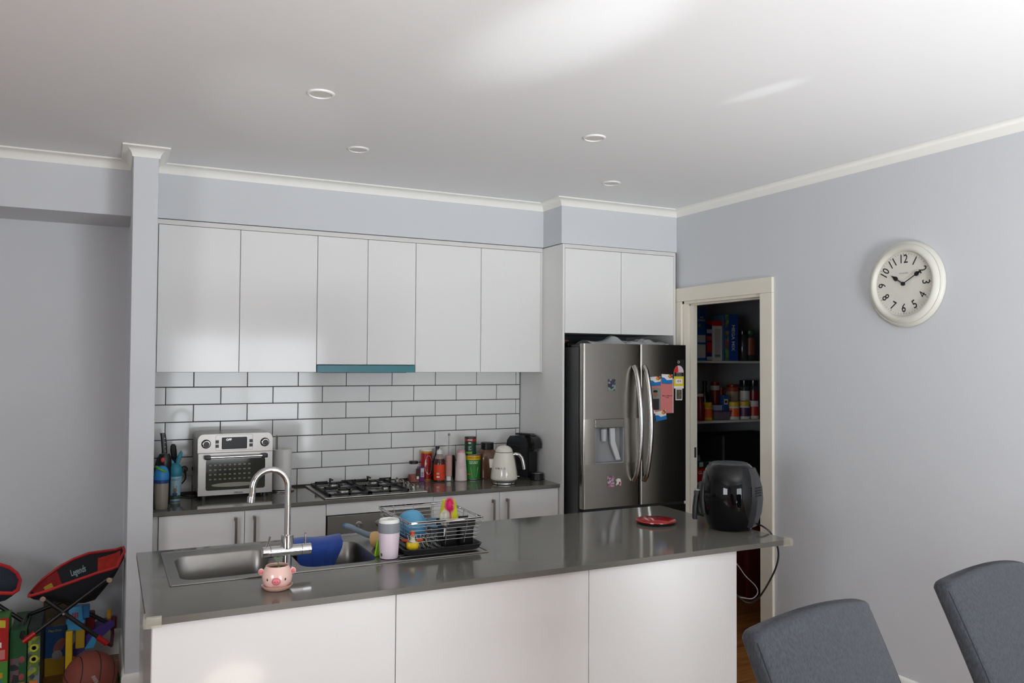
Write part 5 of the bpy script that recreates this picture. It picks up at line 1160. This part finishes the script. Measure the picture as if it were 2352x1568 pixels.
# ball
t = thing('basketball', 'brown basketball with dark seams on the floor by the wing wall', 'ball', (-.352, -.575, .1205), rz=.3, rx=.35, ry=.25)
MB().ball(0, 0, 0, .120, n=48, m=32).build('skin', mat('basketball_leather', c(132, 66, 54), .6, bump=.5, bscale=700), t, smooth=80)
def seam(fn, nm='seam'):
    MB().tube([Vector(fn(2*PI*k/60)).normalized()*.1197 for k in range(60)], .0022, 6, closed=True).build(nm, M_BLKM, t)
seam(lambda a: (math.cos(a), math.sin(a), 0)); seam(lambda a: (0, math.cos(a), math.sin(a)))
seam(lambda a: (.62, math.cos(a)*.78, math.sin(a)*.78)); seam(lambda a: (-.62, math.cos(a)*.78, math.sin(a)*.78))
mb = MB()
for i in range(11):
    g = -1.95 + i*.045; zz = .55 - i*.045
    p = Vector((math.cos(g)*.85, math.sin(g)*.85, zz)).normalized()*.1202; q = Vector((math.cos(g+.13)*.85, math.sin(g+.13)*.85, zz+.10)).normalized()*.1202
    mb.tube([p, p.lerp(q, .5).normalized()*.1206, q], .0014, 4)
mb.build('printed_lettering', plain(196, 196, 192), t)['kind'] = 'stuff'
t = thing('green_toy', 'small green and red plastic toy on the floor behind the basketball', 'toy', (-.228, -.33, .0005))
MB().prism([(.0 + (.024 if i % 2 else .012)*math.cos(i*PI/6), (.024 if i % 2 else .012)*math.sin(i*PI/6)) for i in range(12)], 0, .022).build('star', plain(58, 140, 44, .4), t)
MB().box(-.020, .004, -.010, .014, .0222, .040, .003, 1).build('brick', plain(140, 20, 24, .4), t)

# ------------------------------------------------------------------ dining chairs
def dining_chair(label, x, y, rz):
    t = thing('dining_chair', label, 'chair', (x, y, 0), rz=rz, group='grey fabric dining chairs')
    Wd = .240
    def f(u, v):     # u across, v up
        xx = -Wd + 2*Wd*u; zz = .50 + .52*v + (.020*(1 - (2*u-1)**2) - .004)*v
        yy = -.005 + .30*(v**1.15)*.72 + .012*(2*u-1)**2*v
        return xx, yy, zz
    loops = []
    N = 14
    for j in range(N+1):
        v = j/N; L = []
        th = .034 - .007*v; rr = .020 - .002*v
        if j == N: pass
        sh = 1.0
        q = rrect(0, 0, 2*Wd, th*2, rr, 4); q = q[:5] + [(q[4][0] + (q[5][0]-q[4][0])*k/10, q[4][1]) for k in range(1, 10)] + q[5:15] + [(q[14][0] + (q[15][0]-q[14][0])*k/10, q[14][1]) for k in range(1, 10)] + q[15:]
        for a, b in q:
            u = (a + Wd)/(2*Wd); X, Y, Z = f(u, v); L.append((X, Y + b, Z))
        loops.append(L)
    top = loops[-1]; cxm = sum(p[0] for p in top)/len(top); cym = sum(p[1] for p in top)/len(top)
    for s, dz in ((.96, .008), (.86, .016), (.66, .022), (.35, .025)):
        loops.append([(p[0] - (p[0]-cxm)*(1-s)*.14, cym + (p[1]-cym)*s, p[2] + dz) for p in top])
    MB().loft(loops).build('backrest', M_FABRIC, t, smooth=60)
    for sx in (-1, 1):
        pts = [(sx*(Wd-.0065), f(.5+sx*.485, v)[1] - (.0290-.007*v), f(.5+sx*.485, v)[2]) for v in [k/12 for k in range(13)]]
        MB().tube(pts, .0016, 5).build('seam', M_SEAM, t)
    MB().box(-Wd, Wd, -.46, .03, .41, .50, .025, 3).build('seat', M_FABRIC, t)
    for sx in (-1, 1):
        MB().loft([[(sx*.205 + a, -.425 + b, z) for a, b in rrect(0, 0, w, w, .004, 2)] for z, w in ((0.0005, .030), (.411, .042))]).build('leg', mat('dark_wood_leg', c(52, 38, 30), .4), t)
        MB().loft([[(sx*.205 + a, yy + b, z) for a, b in rrect(0, 0, w, w, .004, 2)] for z, w, yy in ((0.0005, .030, .05), (.411, .042, .0))]).build('leg', MATS['dark_wood_leg'], t)
    return t
dining_chair('grey fabric dining chair nearest the island end', 1.337, -3.79, .145)
dining_chair('grey fabric dining chair at the right picture edge by the wall', 2.152, -3.705, .12)
